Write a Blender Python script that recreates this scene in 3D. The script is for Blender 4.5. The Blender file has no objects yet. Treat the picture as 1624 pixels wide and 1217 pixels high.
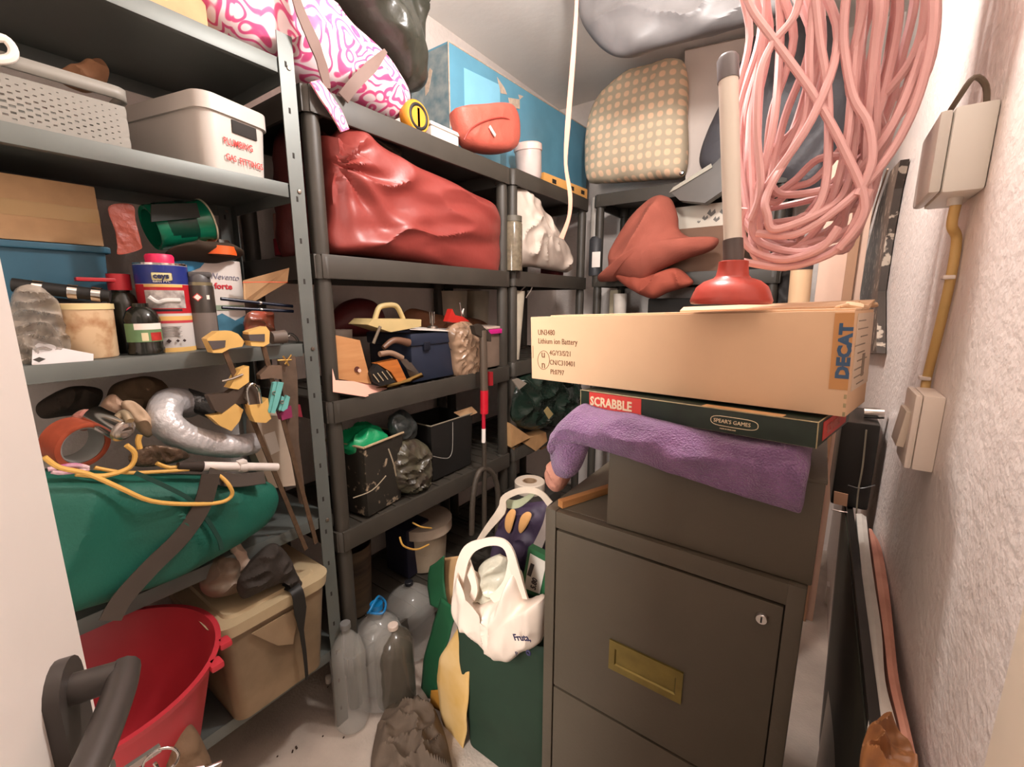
import bpy, bmesh, math, random
from mathutils import Vector, Matrix, noise
random.seed(7)
PI = math.pi
SC = bpy.context.scene
COL = SC.collection
CH = 1.36                       # camera height
# ------------------------------------------------------------ camera, world, lights, exposure
PITCH, YAW = math.radians(10.7), math.radians(35.3)
cd = bpy.data.cameras.new('camera'); cam = bpy.data.objects.new('camera', cd); COL.objects.link(cam)
cam.location = (0, 0, CH); cam.rotation_euler = (PI/2-PITCH, 0, YAW)
cd.sensor_fit = 'HORIZONTAL'; cd.sensor_width = 36; cd.lens = 36*690/1624.0
cd.clip_start = 0.02
SC.camera = cam
w = bpy.data.worlds.new('world'); SC.world = w; w.use_nodes = True
w.node_tree.nodes['Background'].inputs[0].default_value = (1.0, .80, .66, 1)
w.node_tree.nodes['Background'].inputs[1].default_value = 0.25
def area(name, loc, target, size, power, col, shape='DISK'):
    l = bpy.data.lights.new(name, 'AREA'); l.shape = shape; l.size = size; l.energy = power; l.color = col
    o = bpy.data.objects.new(name, l); COL.objects.link(o); o.location = loc
    o.rotation_euler = (Vector(target)-Vector(loc)).to_track_quat('-Z', 'Y').to_euler()
    return o
def bulb(name, loc, r, power, col):
    l = bpy.data.lights.new(name, 'POINT'); l.shadow_soft_size = r; l.energy = power; l.color = col
    o = bpy.data.objects.new(name, l); COL.objects.link(o); o.location = loc; return o
bulb('ceiling_lamp_light', (-.38, 1.00, 2.20), .06, 26, (1, .95, .92))
area('front_fill_light', (-.75, -1.15, 1.75), (-.5, 0, 1.4), 1.3, 105, (1, .96, .92))  # unseen soft fill added behind the camera to brighten surfaces facing it
SC.view_settings.view_transform = 'Standard'; SC.view_settings.look = 'None'
SC.view_settings.exposure = 1.05; SC.view_settings.gamma = 1; SC.view_settings.use_curve_mapping = False

# ------------------------------------------------------------ measuring: photo direction -> point on a world plane
_F = Vector((-math.sin(YAW)*math.cos(PITCH), math.cos(YAW)*math.cos(PITCH), -math.sin(PITCH)))
_R = Vector((math.cos(YAW), math.sin(YAW), 0)); _U = _R.cross(_F)
def P(u, v, X=None, Y=None, Z=None):
    r = _R*((u-812)/690) - _U*((v-608.5)/690) + _F
    t = X/r.x if X is not None else (Y/r.y if Y is not None else (Z-CH)/r.z)
    q = r*t; q.z += CH
    return q
def size_of(pw, u, p):          # half width in metres of something pw wide seen at point p
    d = (p-Vector((0, 0, CH))).dot(_F)
    return pw*d/690/2*math.cos(math.atan((u-812)/690))
def Yat(u, v, x): return P(u, v, X=x).y

# ------------------------------------------------------------ materials
def lin(c):
    return tuple(((x/255)/12.92 if x/255 <= .04045 else ((x/255+.055)/1.055)**2.4) for x in c)
_mc = {}
def M(rgb, rough=.55, metal=0, var=.12, vs=14, bump=0, bs=60, trans=0, alpha=1, kind='noise', rgb2=None, thr=None, coat=0, sheen=0, sub=0, ior=1.45):
    key = (rgb, rough, metal, var, vs, bump, bs, trans, alpha, kind, rgb2, thr, coat, sheen, sub)
    if key in _mc: return _mc[key]
    m = bpy.data.materials.new('material'); m.use_nodes = True
    nt = m.node_tree; N = nt.nodes; L = nt.links; b = N['Principled BSDF']
    b.inputs['Roughness'].default_value = rough; b.inputs['Metallic'].default_value = metal
    b.inputs['IOR'].default_value = ior
    b.inputs['Transmission Weight'].default_value = trans; b.inputs['Alpha'].default_value = alpha
    b.inputs['Coat Weight'].default_value = coat
    if sheen: b.inputs['Sheen Weight'].default_value = sheen; b.inputs['Sheen Roughness'].default_value = .4
    tc = N.new('ShaderNodeTexCoord')
    a = lin(rgb); c2 = lin(rgb2) if rgb2 else tuple(x*(1-2*var) for x in a)
    rp = N.new('ShaderNodeValToRGB')
    if kind == 'check':
        mp = N.new('ShaderNodeMapping'); L.new(tc.outputs['Object'], mp.inputs[0])
        def wave(dirn):
            wv = N.new('ShaderNodeTexWave'); wv.bands_direction = dirn; wv.inputs['Scale'].default_value = vs
            wv.inputs['Distortion'].default_value = .6; wv.inputs['Detail'].default_value = 1
            L.new(mp.outputs[0], wv.inputs[0]); return wv
        w1, w2 = wave('X'), wave('Z'); mx = N.new('ShaderNodeMath'); mx.operation = 'MULTIPLY'
        L.new(w1.outputs['Fac'], mx.inputs[0]); L.new(w2.outputs['Fac'], mx.inputs[1]); src = mx.outputs[0]
        rp.color_ramp.elements[0].position = .15; rp.color_ramp.elements[1].position = .45
        rp.color_ramp.elements[0].color = (*c2, 1); rp.color_ramp.elements[1].color = (*a, 1)
    elif kind == 'swirl':
        nz = N.new('ShaderNodeTexVoronoi'); nz.inputs['Scale'].default_value = vs; L.new(tc.outputs['Object'], nz.inputs[0])
        wn = N.new('ShaderNodeTexNoise'); wn.inputs['Scale'].default_value = 9; wn.inputs['Detail'].default_value = 1; L.new(tc.outputs['Object'], wn.inputs[0])
        vm = N.new('ShaderNodeVectorMath'); vm.operation = 'MULTIPLY_ADD'; vm.inputs[1].default_value = (.16, .16, .16); L.new(wn.outputs['Color'], vm.inputs[0]); L.new(tc.outputs['Object'], vm.inputs[2]); L.new(vm.outputs[0], nz.inputs[0])
        s = N.new('ShaderNodeMath'); s.operation = 'MULTIPLY'; s.inputs[1].default_value = 24
        L.new(nz.outputs['Distance'], s.inputs[0]); s2 = N.new('ShaderNodeMath'); s2.operation = 'SINE'; L.new(s.outputs[0], s2.inputs[0])
        rp.color_ramp.elements[0].position = 0.0; rp.color_ramp.elements[1].position = .5
        rp.color_ramp.elements[0].color = (*a, 1); rp.color_ramp.elements[1].color = (*c2, 1)
        e = rp.color_ramp.elements.new(.8); e.color = (*lin((225, 90, 140)), 1)
        src = s2.outputs[0]
    elif kind == 'wood':
        mp = N.new('ShaderNodeMapping'); mp.inputs['Scale'].default_value = (3, 3, 30); L.new(tc.outputs['Object'], mp.inputs[0])
        nz = N.new('ShaderNodeTexNoise'); nz.inputs['Scale'].default_value = vs; nz.inputs['Detail'].default_value = 5
        L.new(mp.outputs[0], nz.inputs[0]); src = nz.outputs['Fac']
        rp.color_ramp.elements[0].position = .3; rp.color_ramp.elements[1].position = .7
        rp.color_ramp.elements[0].color = (*c2, 1); rp.color_ramp.elements[1].color = (*a, 1)
    else:
        nz = N.new('ShaderNodeTexNoise'); nz.inputs['Scale'].default_value = vs; nz.inputs['Detail'].default_value = 4
        L.new(tc.outputs['Object'], nz.inputs[0]); src = nz.outputs['Fac']
        t = thr if thr else (.3, .7)
        rp.color_ramp.elements[0].position = t[0]; rp.color_ramp.elements[1].position = t[1]
        rp.color_ramp.elements[0].color = (*c2, 1); rp.color_ramp.elements[1].color = (*a, 1)
    L.new(src, rp.inputs[0]); L.new(rp.outputs[0], b.inputs['Base Color'])
    if bump:
        n2 = N.new('ShaderNodeTexNoise'); n2.inputs['Scale'].default_value = bs; n2.inputs['Detail'].default_value = 3
        L.new(tc.outputs['Object'], n2.inputs[0]); bp = N.new('ShaderNodeBump'); bp.inputs['Strength'].default_value = bump
        bp.inputs['Distance'].default_value = .01
        L.new(n2.outputs['Fac'], bp.inputs['Height']); L.new(bp.outputs[0], b.inputs['Normal'])
    _mc[key] = m
    return m

# ------------------------------------------------------------ mesh building
OFF = {}
class MB:
    def __init__(s, mat=None): s.bm = bmesh.new(); s.M = Matrix.Identity(4)
    def at(s, loc, rz=0, rx=0, ry=0):
        s.M = Matrix.Translation(Vector(loc)) @ Matrix.Rotation(rz, 4, 'Z') @ Matrix.Rotation(ry, 4, 'Y') @ Matrix.Rotation(rx, 4, 'X'); return s
    def box(s, c, d, bev=0, taper=None):
        r = bmesh.ops.create_cube(s.bm, size=1); vs = r['verts']
        for v in vs:
            k = 1
            if taper and v.co.z < 0: k = taper
            v.co = Vector((v.co.x*d[0]*k, v.co.y*d[1]*k, v.co.z*d[2]))+Vector(c)
        if bev:
            es = list({e for v in vs for e in v.link_edges})
            r = bmesh.ops.bevel(s.bm, geom=es, offset=bev, segments=2, affect='EDGES', profile=.6)
            vs = list({v for f in r['faces'] for v in f.verts} | {v for v in vs if v.is_valid})
        for v in vs: v.co = s.M @ v.co
        return s
    def quad(s, *ps):
        s.bm.faces.new([s.bm.verts.new(s.M @ Vector(p)) for p in ps]); return s
    def slab(s, ps, n, t):
        """closed polygon ps pushed along n by t"""
        n = Vector(n).normalized()*t
        a = [s.bm.verts.new(s.M @ Vector(p)) for p in ps]; b = [s.bm.verts.new(s.M @ (Vector(p)+n)) for p in ps]
        s.bm.faces.new(a); s.bm.faces.new(b[::-1])
        for i in range(len(ps)):
            j = (i+1) % len(ps); s.bm.faces.new((a[j], a[i], b[i], b[j]))
        return s
    def lathe(s, c, prof, seg=28, ax=(0, 0, 1), sx=1, sy=1):
        q = Vector((0, 0, 1)).rotation_difference(Vector(ax).normalized()).to_matrix()
        rings = []
        for r, z in prof:
            if r < 1e-5: rings.append([s.bm.verts.new(s.M @ (Vector(c)+q @ Vector((0, 0, z))))]); continue
            rings.append([s.bm.verts.new(s.M @ (Vector(c)+q @ Vector((r*sx*math.cos(2*PI*i/seg), r*sy*math.sin(2*PI*i/seg), z)))) for i in range(seg)])
        for a, b in zip(rings, rings[1:]):
            for i in range(seg):
                j = (i+1) % seg
                if len(a) == 1 and len(b) == 1: continue
                if len(a) == 1: s.bm.faces.new((a[0], b[j], b[i]))
                elif len(b) == 1: s.bm.faces.new((a[i], a[j], b[0]))
                else: s.bm.faces.new((a[i], a[j], b[j], b[i]))
        return s
    def cyl(s, p0, p1, r0, r1=None, seg=20):
        p0, p1 = Vector(p0), Vector(p1); r1 = r0 if r1 is None else r1; h = (p1-p0).length
        return s.lathe(p0, [(0, 0), (r0, 0), (r1, h), (0, h)], seg, p1-p0)
    def tube(s, pts, r, seg=8, closed=False, smooth=4, flat=1):
        pts = [Vector(p) for p in pts]
        if smooth: pts = spline(pts, smooth, closed)
        n = len(pts); rings = []; up = None
        for i, p in enumerate(pts):
            t = (pts[(i+1) % n]-pts[i-1]) if closed else (pts[min(i+1, n-1)]-pts[max(i-1, 0)])
            if t.length < 1e-9: t = Vector((0, 0, 1))
            t.normalize()
            if up is None: up = t.orthogonal().normalized()
            up = (up-t*up.dot(t)); up = up.normalized() if up.length > 1e-6 else t.orthogonal().normalized()
            bi = t.cross(up); rr = r(i/(n-1)) if callable(r) else r
            rings.append([s.bm.verts.new(s.M @ (p+up*rr*math.cos(2*PI*k/seg)*flat+bi*rr*math.sin(2*PI*k/seg))) for k in range(seg)])
        m = n if closed else n-1
        for i in range(m):
            a, b = rings[i], rings[(i+1) % n]
            for k in range(seg): s.bm.faces.new((a[k], a[(k+1) % seg], b[(k+1) % seg], b[k]))
        if not closed:
            s.bm.faces.new(rings[0][::-1]); s.bm.faces.new(rings[-1])
        return s
    def torus(s, c, R, r, ax=(0, 0, 1), seg=32, flat=1, a0=0, a1=2*PI, sq=1):
        q = Vector((0, 0, 1)).rotation_difference(Vector(ax).normalized()).to_matrix(); full = abs(a1-a0-2*PI) < 1e-3
        n = seg if full else seg+1
        pts = [Vector(c)+q @ Vector((R*math.cos(a0+(a1-a0)*i/seg), R*sq*math.sin(a0+(a1-a0)*i/seg), 0)) for i in range(n)]
        return s.tube(pts, r, 10, full, 0, flat)
    def build(s, name, mat, parent=None, smooth=True, solid=0, sub=0):
        bmesh.ops.recalc_face_normals(s.bm, faces=s.bm.faces)
        if parent is not None: off = OFF[parent]
        else:
            xs = [v.co for v in s.bm.verts]
            off = Vector(((min(v.x for v in xs)+max(v.x for v in xs))/2, (min(v.y for v in xs)+max(v.y for v in xs))/2, min(v.z for v in xs)))
        for v in s.bm.verts: v.co -= off
        me = bpy.data.meshes.new(name); s.bm.to_mesh(me); s.bm.free()
        me.materials.append(mat)
        if smooth:
            for p in me.polygons: p.use_smooth = True
            me.set_sharp_from_angle(angle=math.radians(38))
        o = bpy.data.objects.new(name, me); COL.objects.link(o); OFF[o] = off
        if parent is not None: o.parent = parent
        else: o.location = off
        if solid:
            md = o.modifiers.new('solid', 'SOLIDIFY'); md.thickness = solid; md.offset = 0
        if sub:
            md = o.modifiers.new('sub', 'SUBSURF'); md.levels = sub; md.render_levels = sub
        return o
def spline(pts, k=4, closed=False):
    out = []; n = len(pts); m = n if closed else n-1
    for i in range(m):
        g = (lambda j: pts[j % n]) if closed else (lambda j: pts[max(0, min(n-1, j))])
        a, b, c, d = g(i-1), g(i), g(i+1), g(i+2)
        for q in range(k):
            t = q/k
            out.append(.5*((2*b)+(c-a)*t+(2*a-5*b+4*c-d)*t*t+(3*b-a-3*c+d)*t**3))
    if not closed: out.append(pts[-1].copy())
    return out
def tag(o, label, cat, group=None):
    o['label'] = label; o['category'] = cat
    if group: o['group'] = group
    return o
def T(name, label, cat, loc, group=None):
    o = bpy.data.objects.new(name, None); COL.objects.link(o); o.location = loc; o.empty_display_size = .05
    OFF[o] = Vector(loc); return tag(o, label, cat, group)
def S(o): o['kind'] = 'structure'; return o
def stuff(o): o['kind'] = 'stuff'; return o
def ridge(p, s): return (1-abs(noise.noise(p*s)))**4
def pillow(name, outline, nrm, front, back, mat, parent=None, amp=.008, sc=9, stretch=(1, 1, 1), p=3, n=110, K=20, center=None, fold=None, flat=.5, dents=None):
    """closed soft body: an outline in space, swelling by front/back along nrm, with creases"""
    nrm = Vector(nrm).normalized(); out = spline([Vector(q) for q in outline], max(3, n//len(outline)), True)
    c = Vector(center) if center is not None else sum(out, Vector())/len(out)
    b = MB(); st = Vector(stretch); N = len(out)
    edge = [b.bm.verts.new(q) for q in out]
    for side, dep in ((1, front), (-1, back)):
        prev = edge
        for k in range(1, K+1):
            s = 1-k/K; s = s**.8
            h = max(0, 1-s**p)**flat
            ring = []
            for q in (out if k < K else [c]):
                x = c+(q-c)*s
                e = Vector((x.x*st.x, x.y*st.y, x.z*st.z))+Vector((side*7.1, 0, 0))
                wv = e+Vector((noise.noise(e*3), noise.noise(e*3+Vector((5, 5, 5))), noise.noise(e*3+Vector((9, 1, 4)))))*.12
                d = dep*h+min(1, h*1.3)*amp*(2.2*(ridge(wv, sc)-.4)+.9*noise.noise(wv*sc*2.3))
                if fold: d += fold(x)*min(1, h*1.5)
                ring.append(b.bm.verts.new(x+nrm*side*d))
            if len(ring) == 1:
                for i in range(N): b.bm.faces.new((prev[i], prev[(i+1) % N], ring[0]))
            else:
                for i in range(N): b.bm.faces.new((prev[i], prev[(i+1) % N], ring[(i+1) % N], ring[i]))
            prev = ring
    return b.build(name, mat, parent)
def text(s, size, loc, xd, yd, mat, parent, name='lettering', ext=.0006, bold=0, sx=1, align='LEFT', shear=0, sp=1):
    cu = bpy.data.curves.new(name, 'FONT'); cu.body = s; cu.size = size; cu.extrude = ext; cu.offset = bold; cu.align_x = align
    cu.shear = shear; cu.space_character = sp; cu.resolution_u = 2
    to = bpy.data.objects.new('t', cu); COL.objects.link(to)
    bpy.context.view_layer.update()
    me = bpy.data.meshes.new_from_object(to.evaluated_get(bpy.context.evaluated_depsgraph_get()))
    bpy.data.objects.remove(to); bpy.data.curves.remove(cu)
    xd = Vector(xd).normalized(); yd = Vector(yd); yd = (yd-xd*yd.dot(xd)).normalized(); zd = xd.cross(yd); loc = Vector(loc)-OFF[parent]
    for v in me.vertices: v.co = loc+xd*v.co.x*sx+yd*v.co.y+zd*v.co.z
    me.materials.clear(); me.materials.append(mat)
    o = bpy.data.objects.new(name, me); COL.objects.link(o); o.parent = parent; OFF[o] = OFF[parent]
    return o
def rim_box(b, c, d, t, bev=0, taper=1):
    """open-topped box walls + base, centre of base c, outer size d"""
    x, y, z = c; dx, dy, dz = d
    o = [(-.5, -.5), (.5, -.5), (.5, .5), (-.5, .5)]
    def ring(k, zz, ins): return [b.bm.verts.new(b.M @ Vector((x+a*(dx*k-2*ins), y+e*(dy*k-2*ins), zz))) for a, e in o]
    A, B, C, D = ring(taper, z, 0), ring(1, z+dz, 0), ring(1, z+dz, t), ring(taper, z+t, t)
    for p, q in ((A, B), (B, C), (C, D)):
        for i in range(4): b.bm.faces.new((p[i], p[(i+1) % 4], q[(i+1) % 4], q[i]))
    b.bm.faces.new(A[::-1]); b.bm.faces.new(D)
    if bev: pass
    return b

# ------------------------------------------------------------ shared materials
WALL = M((234, 222, 214), .42, var=.03, bump=.35, bs=70)
CEIL = M((246, 238, 230), .8, var=.04, vs=3, bump=.1, bs=30)
FLOOR = M((200, 184, 170), .7, var=.16, vs=6, bump=.25, bs=120)
GALV = M((104, 108, 104), .45, .25, var=.06, vs=9)
BLK = M((64, 59, 52), .5, var=.08)
BLKD = M((30, 28, 26), .55, var=.1)
WHITE = M((222, 212, 200), .4, var=.03)
WHITEP = M((235, 225, 215), .5, var=.03)
CREAM = M((222, 202, 150), .45, var=.06)
CARD = M((200, 160, 118), .75, var=.08, vs=25)
CARDD = M((150, 112, 76), .8, var=.1, vs=25)
RED = M((168, 34, 42), .4, var=.06)
YEL = M((224, 180, 106), .42, var=.08)
STEEL = M((150, 138, 126), .35, .85, var=.15, vs=30)
CHROME = M((225, 220, 215), .12, 1, var=.03)
CLEAR = M((225, 228, 225), .08, var=.02, trans=1, ior=1.2)
PETL = M((205, 202, 195), .12, var=.05, vs=20, alpha=.34)
PETD = M((96, 88, 76), .15, var=.08, vs=20, alpha=.72)
HAZY = M((222, 204, 196), .35, var=.05, alpha=.8)
INK = M((70, 45, 30), .7, var=.1)
GREYINK = M((120, 110, 105), .7, var=.1)

# ------------------------------------------------------------ the room
XL, XR, YF, YB, ZC = -1.59, .155, -.28, 2.80, 2.62
S(MB().box(((XL+XR)/2, (YF+YB)/2-.2, -.03), (XR-XL+.2, YB-YF+1.4, .06)).build('floor', FLOOR))
S(MB().box(((XL+XR)/2, (YF+YB)/2, ZC+.03), (XR-XL+.2, YB-YF+.2, .06)).build('ceiling', CEIL))
S(MB().box((XL-.05, (YF+YB)/2, ZC/2), (.1, YB-YF, ZC)).build('wall_left', WALL))
S(MB().box((XR+.05, (YF+YB)/2+.2, ZC/2), (.1, YB-YF-.4, ZC)).build('wall_right', WALL))
S(MB().box(((XL+XR)/2, YB+.05, ZC/2), (XR-XL+.2, .1, ZC)).build('wall_back', WALL))
S(MB().box((-1.13, YF-.05, ZC/2), (.92, .1, ZC)).box((-.265, YF-.05, 2.36), (.81, .1, .52)).build('wall_front', WALL))
S(MB().box((XR-.006, .41, 1.1), (.012, .085, 2.2), .003).box((XR-.009, .375, 1.1), (.018, .012, 2.2), .003).build('trim_1', M((232, 214, 192), .4, var=.02)))
# ------------------------------------------------------------ door with lever handle
dd = Vector((.906, -.42, 0)).normalized(); dn = Vector((.42, .906, 0)).normalized()   # towards the hinge, and out of the face
de = P(133, 1040, Z=1.06)
fe = Vector((de.x, de.y, 0))                                     # free edge of the leaf
DOORM = M((228, 218, 210), .35, var=.02)
d1 = MB().slab([fe, fe+dd*.70, fe+dd*.70+Vector((0, 0, 2.03)), fe+Vector((0, 0, 2.03))], -dn, .038).build('door_1', DOORM, smooth=False); S(d1)
HM = M((72, 66, 62), .38, .3, var=.05)
hp = fe+dd*.055+Vector((0, 0, 1.070))
b = MB(); b.slab([hp+dd*(.024*math.cos(a))+Vector((0, 0, (.024*math.sin(a)) + (0.0 if math.sin(a) > 0 else -.17))) for a in [i*PI/10 for i in range(20)]], dn, .009)
pl = b.build('door_handle', HM, d1)
b = MB(); st = hp+dn*.009; b.cyl(st, st+dn*.026, .0115, .0105)
b.tube([st+dn*.029-dd*.006, st+dn*.031+dd*.02, st+dn*.030+dd*.07, st+dn*.026+dd*.12], .0105, 12, flat=1)
b.build('lever', HM, pl)
kb = st+Vector((0, 0, -.085))
b = MB(); b.cyl(kb, kb+dn*.012, .009).box(kb+dn*.028, (.004, .03, .006))
b.torus(kb+dn*.042+Vector((0, 0, -.008)), .012, .0012, dd)
for k in range(4):
    q = kb+dn*(.043+.006*k)+Vector((.004*k, .002*k, -.03-.004*k)); b.at(q, .5*k, .2, .1*k).box((0, 0, 0), (.014, .003, .04), .001); b.M = Matrix.Identity(4)
ks = b.build('key_bunch', CHROME); tag(ks, 'small bunch of shiny keys hanging in the lock below the dark door handle', 'keys')

# ------------------------------------------------------------ grey metal shelving rack
RY0, RY1, RX0, RX1 = -.27, .675, -1.57, -1.145
MZ = [1.942, 1.655, 1.247, .735, .285]
rk = T('metal_shelving_rack', 'grey metal slotted-angle shelving rack on the left nearest the door', 'shelving', (-1.36, .2, 0))
for z in MZ:
    b = MB(); b.box(((RX0+RX1)/2, (RY0+RY1)/2, z-.0015), (RX1-RX0-.006, RY1-RY0-.006, .003))
    b.box((RX1-.004, (RY0+RY1)/2, z-.017), (.003, RY1-RY0-.08, .034), .001).box((RX0+.004, (RY0+RY1)/2, z-.017), (.003, RY1-RY0-.08, .034), .001)
    b.box(((RX0+RX1)/2, RY1-.004, z-.017), (RX1-RX0-.08, .003, .034), .001)
    b.box((RX1-.010, (RY0+RY1)/2, z-.033), (.012, RY1-RY0-.08, .002))
    b.build('shelf', GALV, rk)
DARKHOLE = M((40, 36, 32), .8, var=.02)
for x, sx in ((RX1, -1), (RX0, 1)):
    for y, sy in ((RY1, -1), (RY0, 1)):
        b = MB(); b.box((x, y+sy*.019, 1.0), (.003, .038, 2.0)).box((x+sx*.019, y, 1.0), (.038, .003, 2.0))
        po = b.build('post', GALV, rk)
        h = MB()
        for k in range(19):
            z = .06+k*.104
            h.box((x, y+sy*.021, z), (.0036, .006, .014), .001)
        stuff(h.build('slots', DARKHOLE, po))
        for z in MZ: h = MB(); h.lathe((x+.0015 if sx < 0 else x-.0015, y+sy*.014, z-.016), [(0, 0), (.006, 0), (.005, .003), (0, .004)], 10, (1, 0, 0)); h.build('bolt', STEEL, po)

# ------------------------------------------------------------ black plastic shelving
def plastic_rack(label, x0, x1, y0, y1, zs, front):
    r = T('plastic_shelving_rack', label, 'shelving', ((x0+x1)/2, (y0+y1)/2, 0), 'black plastic shelving racks')
    base = None
    for i, z in enumerate(zs):
        b = MB(); t = .058
        cx, cy = (x0+x1)/2, (y0+y1)/2; dx, dy = x1-x0, y1-y0
        b.box((cx, cy, z-.006), (dx-.02, dy-.02, .006))
        for yy in (y0+.006, y1-.006): b.box((cx, yy, z-t/2+.004), (dx-.03, .012, t+.008), .003)
        for xx in (x0+.006, x1-.006): b.box((xx, cy, z-t/2+.004), (.012, dy-.03, t+.008), .003)
        n = int(dy/.07)
        for k in range(n): b.box((cx, y0+dy*(k+.5)/n, z-.001), (dx-.03, .012, .004))
        for xx in (x0+.03, x1-.03):
            for yy in (y0+.03, y1-.03): b.lathe((xx, yy, z-t), [(0, 0), (.03, 0), (.031, t), (.027, t+.006), (0, t+.006)], 18)
        b.build('shelf', BLK, r)
        if i+1 < len(zs) or True:
            zb = zs[i+1] if i+1 < len(zs) else 0
            for xx in (x0+.03, x1-.03):
                for yy in (y0+.03, y1-.03):
                    if base is None or True:
                        b = MB(); zt = z-t
                        b.lathe((xx, yy, zb+.004), [(0, 0), (.0225, 0), (.0235, .02), (.0235, (zt-zb)-.03), (.0215, zt-zb-.004), (0, zt-zb-.004)], 18)
                        b.build('post', BLK, r)
    return r
BZ = [1.90, 1.48, 1.065, .65, .20]
plastic_rack('black plastic shelving rack holding the red bag, next to the metal rack', -1.585, -1.135, .69, 1.60, BZ, 'x')
plastic_rack('black plastic shelving rack along the left wall, farther one towards the corner', -1.585, -1.135, 1.615, 2.355, [1.91, 1.485, 1.075, .66, .2], 'x')
plastic_rack('black plastic shelving rack across the back wall under the checked cushion', -1.12, -.18, 2.37, 2.79, [1.935, 1.50, 1.09, .65, .2], 'y')

# ------------------------------------------------------------ top of the metal rack
z = MZ[0]
b = MB(); b.at((-1.30, .40, z), rz=.05); b.box((0, 0, .06), (.2, .22, .12), .003)
t = T('cardboard_box', 'tan cardboard box on the very top shelf of the metal rack', 'box', (-1.30, .40, z)); b.build('carton', CARD, t)
b = MB().at((-1.30, .40, z), rz=.05).box((0, 0, .1212), (.045, .221, .001)); b.build('tape', M((205, 175, 120), .3, var=.02), t)
SW = M((250, 226, 228), .5, kind='swirl', rgb2=(232, 110, 150), vs=14)
pg = T('patterned_cover', 'pink and white swirl-patterned fabric roll lying over the top shelves', 'fabric cover', (-1.3, .8, z))
x = -1.22
ol = [P(270, -80, X=x), P(300, -10, X=x), P(355, 50, X=x), P(440, 105, X=x), P(520, 140, X=x), P(575, 165, X=x), P(628, 188, X=x), P(648, 165, X=x), P(628, 125, X=x), P(585, 78, X=x), P(525, 22, X=x), P(468, -25, X=x), P(400, -90, X=x)]
pillow('fabric', ol, (1, 0, .25), .085, .14, SW, pg, amp=.008, sc=8, p=2.6)
STR = M((120, 98, 90), .7, var=.08)
def band(pts, nrm, wdt, th, name, mat, parent):
    """flat ribbon along pts; wdt may be a list"""
    pts = [Vector(p) for p in pts]; sp = spline(pts, 5); n = Vector(nrm).normalized(); b = MB(); prev = None; m = len(sp)
    for i, p in enumerate(sp):
        t = (sp[min(i+1, m-1)]-sp[max(0, i-1)]).normalized(); s = t.cross(n).normalized()
        f = i/(m-1)*(len(wdt)-1) if isinstance(wdt, (list, tuple)) else 0
        ww = (wdt[int(f)]*(1-f+int(f))+wdt[min(int(f)+1, len(wdt)-1)]*(f-int(f))) if isinstance(wdt, (list, tuple)) else wdt
        r = [b.bm.verts.new(p+s*ww/2), b.bm.verts.new(p-s*ww/2), b.bm.verts.new(p-s*ww/2-n*th), b.bm.verts.new(p+s*ww/2-n*th)]
        if prev:
            for k in range(4): b.bm.faces.new((prev[k], prev[(k+1) % 4], r[(k+1) % 4], r[k]))
        else: b.bm.faces.new(r)
        prev = r
    b.bm.faces.new(prev[::-1])
    return b.build(name, mat, parent)
xs = -1.105
band([P(462, -30, X=xs), P(478, 20, X=xs), P(500, 70, X=xs), P(512, 105, X=-1.12), P(520, 140, X=-1.13)], (1, 0, .3), [.018, .03, .04, .035, .02], .004, 'strap', STR, pg)
band([P(612, 80, X=-1.13), P(590, 105, X=-1.10), P(565, 130, X=-1.10), P(545, 155, X=-1.12)], (1, 0, .3), [.012, .03, .03, .03], .004, 'strap', STR, pg)
band([P(500, 128, X=-1.12), P(515, 150, X=-1.11), P(535, 180, X=-1.108), P(548, 207, X=-1.108)], (1, 0, 0), [.03, .036, .036, .028], .006, 'tie', M((236, 170, 170), .6, kind='swirl', rgb2=(225, 120, 140), vs=24), pg)
x = -1.24
BAGB = M((58, 58, 50), .3, var=.08, bump=.4, bs=22)
ol = [P(465, -60, X=x), P(520, -5, X=x), P(560, 30, X=x), P(590, 75, X=x), P(618, 105, X=x), P(640, 138, X=x), P(667, 142, X=x), P(662, 95, X=x), P(655, 40, X=x), P(648, -10, X=x), P(620, -70, X=x), P(540, -100, X=x)]
o = pillow('bin_bag', ol, (1, 0, .1), .13, .16, BAGB, None, amp=.020, sc=11, p=2.6, K=30)
tag(o, 'shiny black plastic bin bag behind the pink patterned roll at the ceiling', 'bin bag')

# ------------------------------------------------------------ top of the black racks
z = BZ[0]+.006
t = T('tape_measure', 'round orange and black tape measure on the top black shelf', 'tape measure', (-1.2, 1.07, z))
c = P(660, 176, X=-1.18); b = MB(); b.lathe((c.x-.02, c.y-.01, z+.052), [(0, 0), (.046, 0), (.052, .008), (.052, .034), (.046, .042), (0, .042)], 26, (1, .0, .0)); b.build('case', M((225, 150, 50), .4, var=.05), t)
b = MB(); b.torus((c.x+.018, c.y-.01, z+.052), .036, .007, (1, 0, 0)); b.box((c.x+.016, c.y-.01, z+.045), (.012, .014, .07), .002); b.build('rubber_guard', BLKD, t)
x = -1.18; y0 = Yat(682, 200, x); y1 = Yat(729, 215, x)
t = T('small_lidded_tub', 'small white plastic tub with clip lid on the top black shelf', 'tub', (x, (y0+y1)/2, z))
b = MB().box((x-.04, (y0+y1)/2, z+.028), (.08, y1-y0-.01, .056), .006); b.build('tub', WHITE, t)
b = MB().box((x-.04, (y0+y1)/2, z+.062), (.088, y1-y0, .012), .003); b.build('lid', WHITEP, t)
y = (y0+y1)/2
t = T('white_carton', 'low white paper carton leaning behind the small clip-lid tub', 'carton', (-1.32, y-.08, z)); MB().at((-1.3, y+.0, z+.04), .3).box((0, 0, 0), (.07, .12, .08), .002).build('carton', WHITEP, t)
x = -1.16
OR = M((196, 96, 80), .5, var=.05, bump=.15, bs=160)
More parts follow.
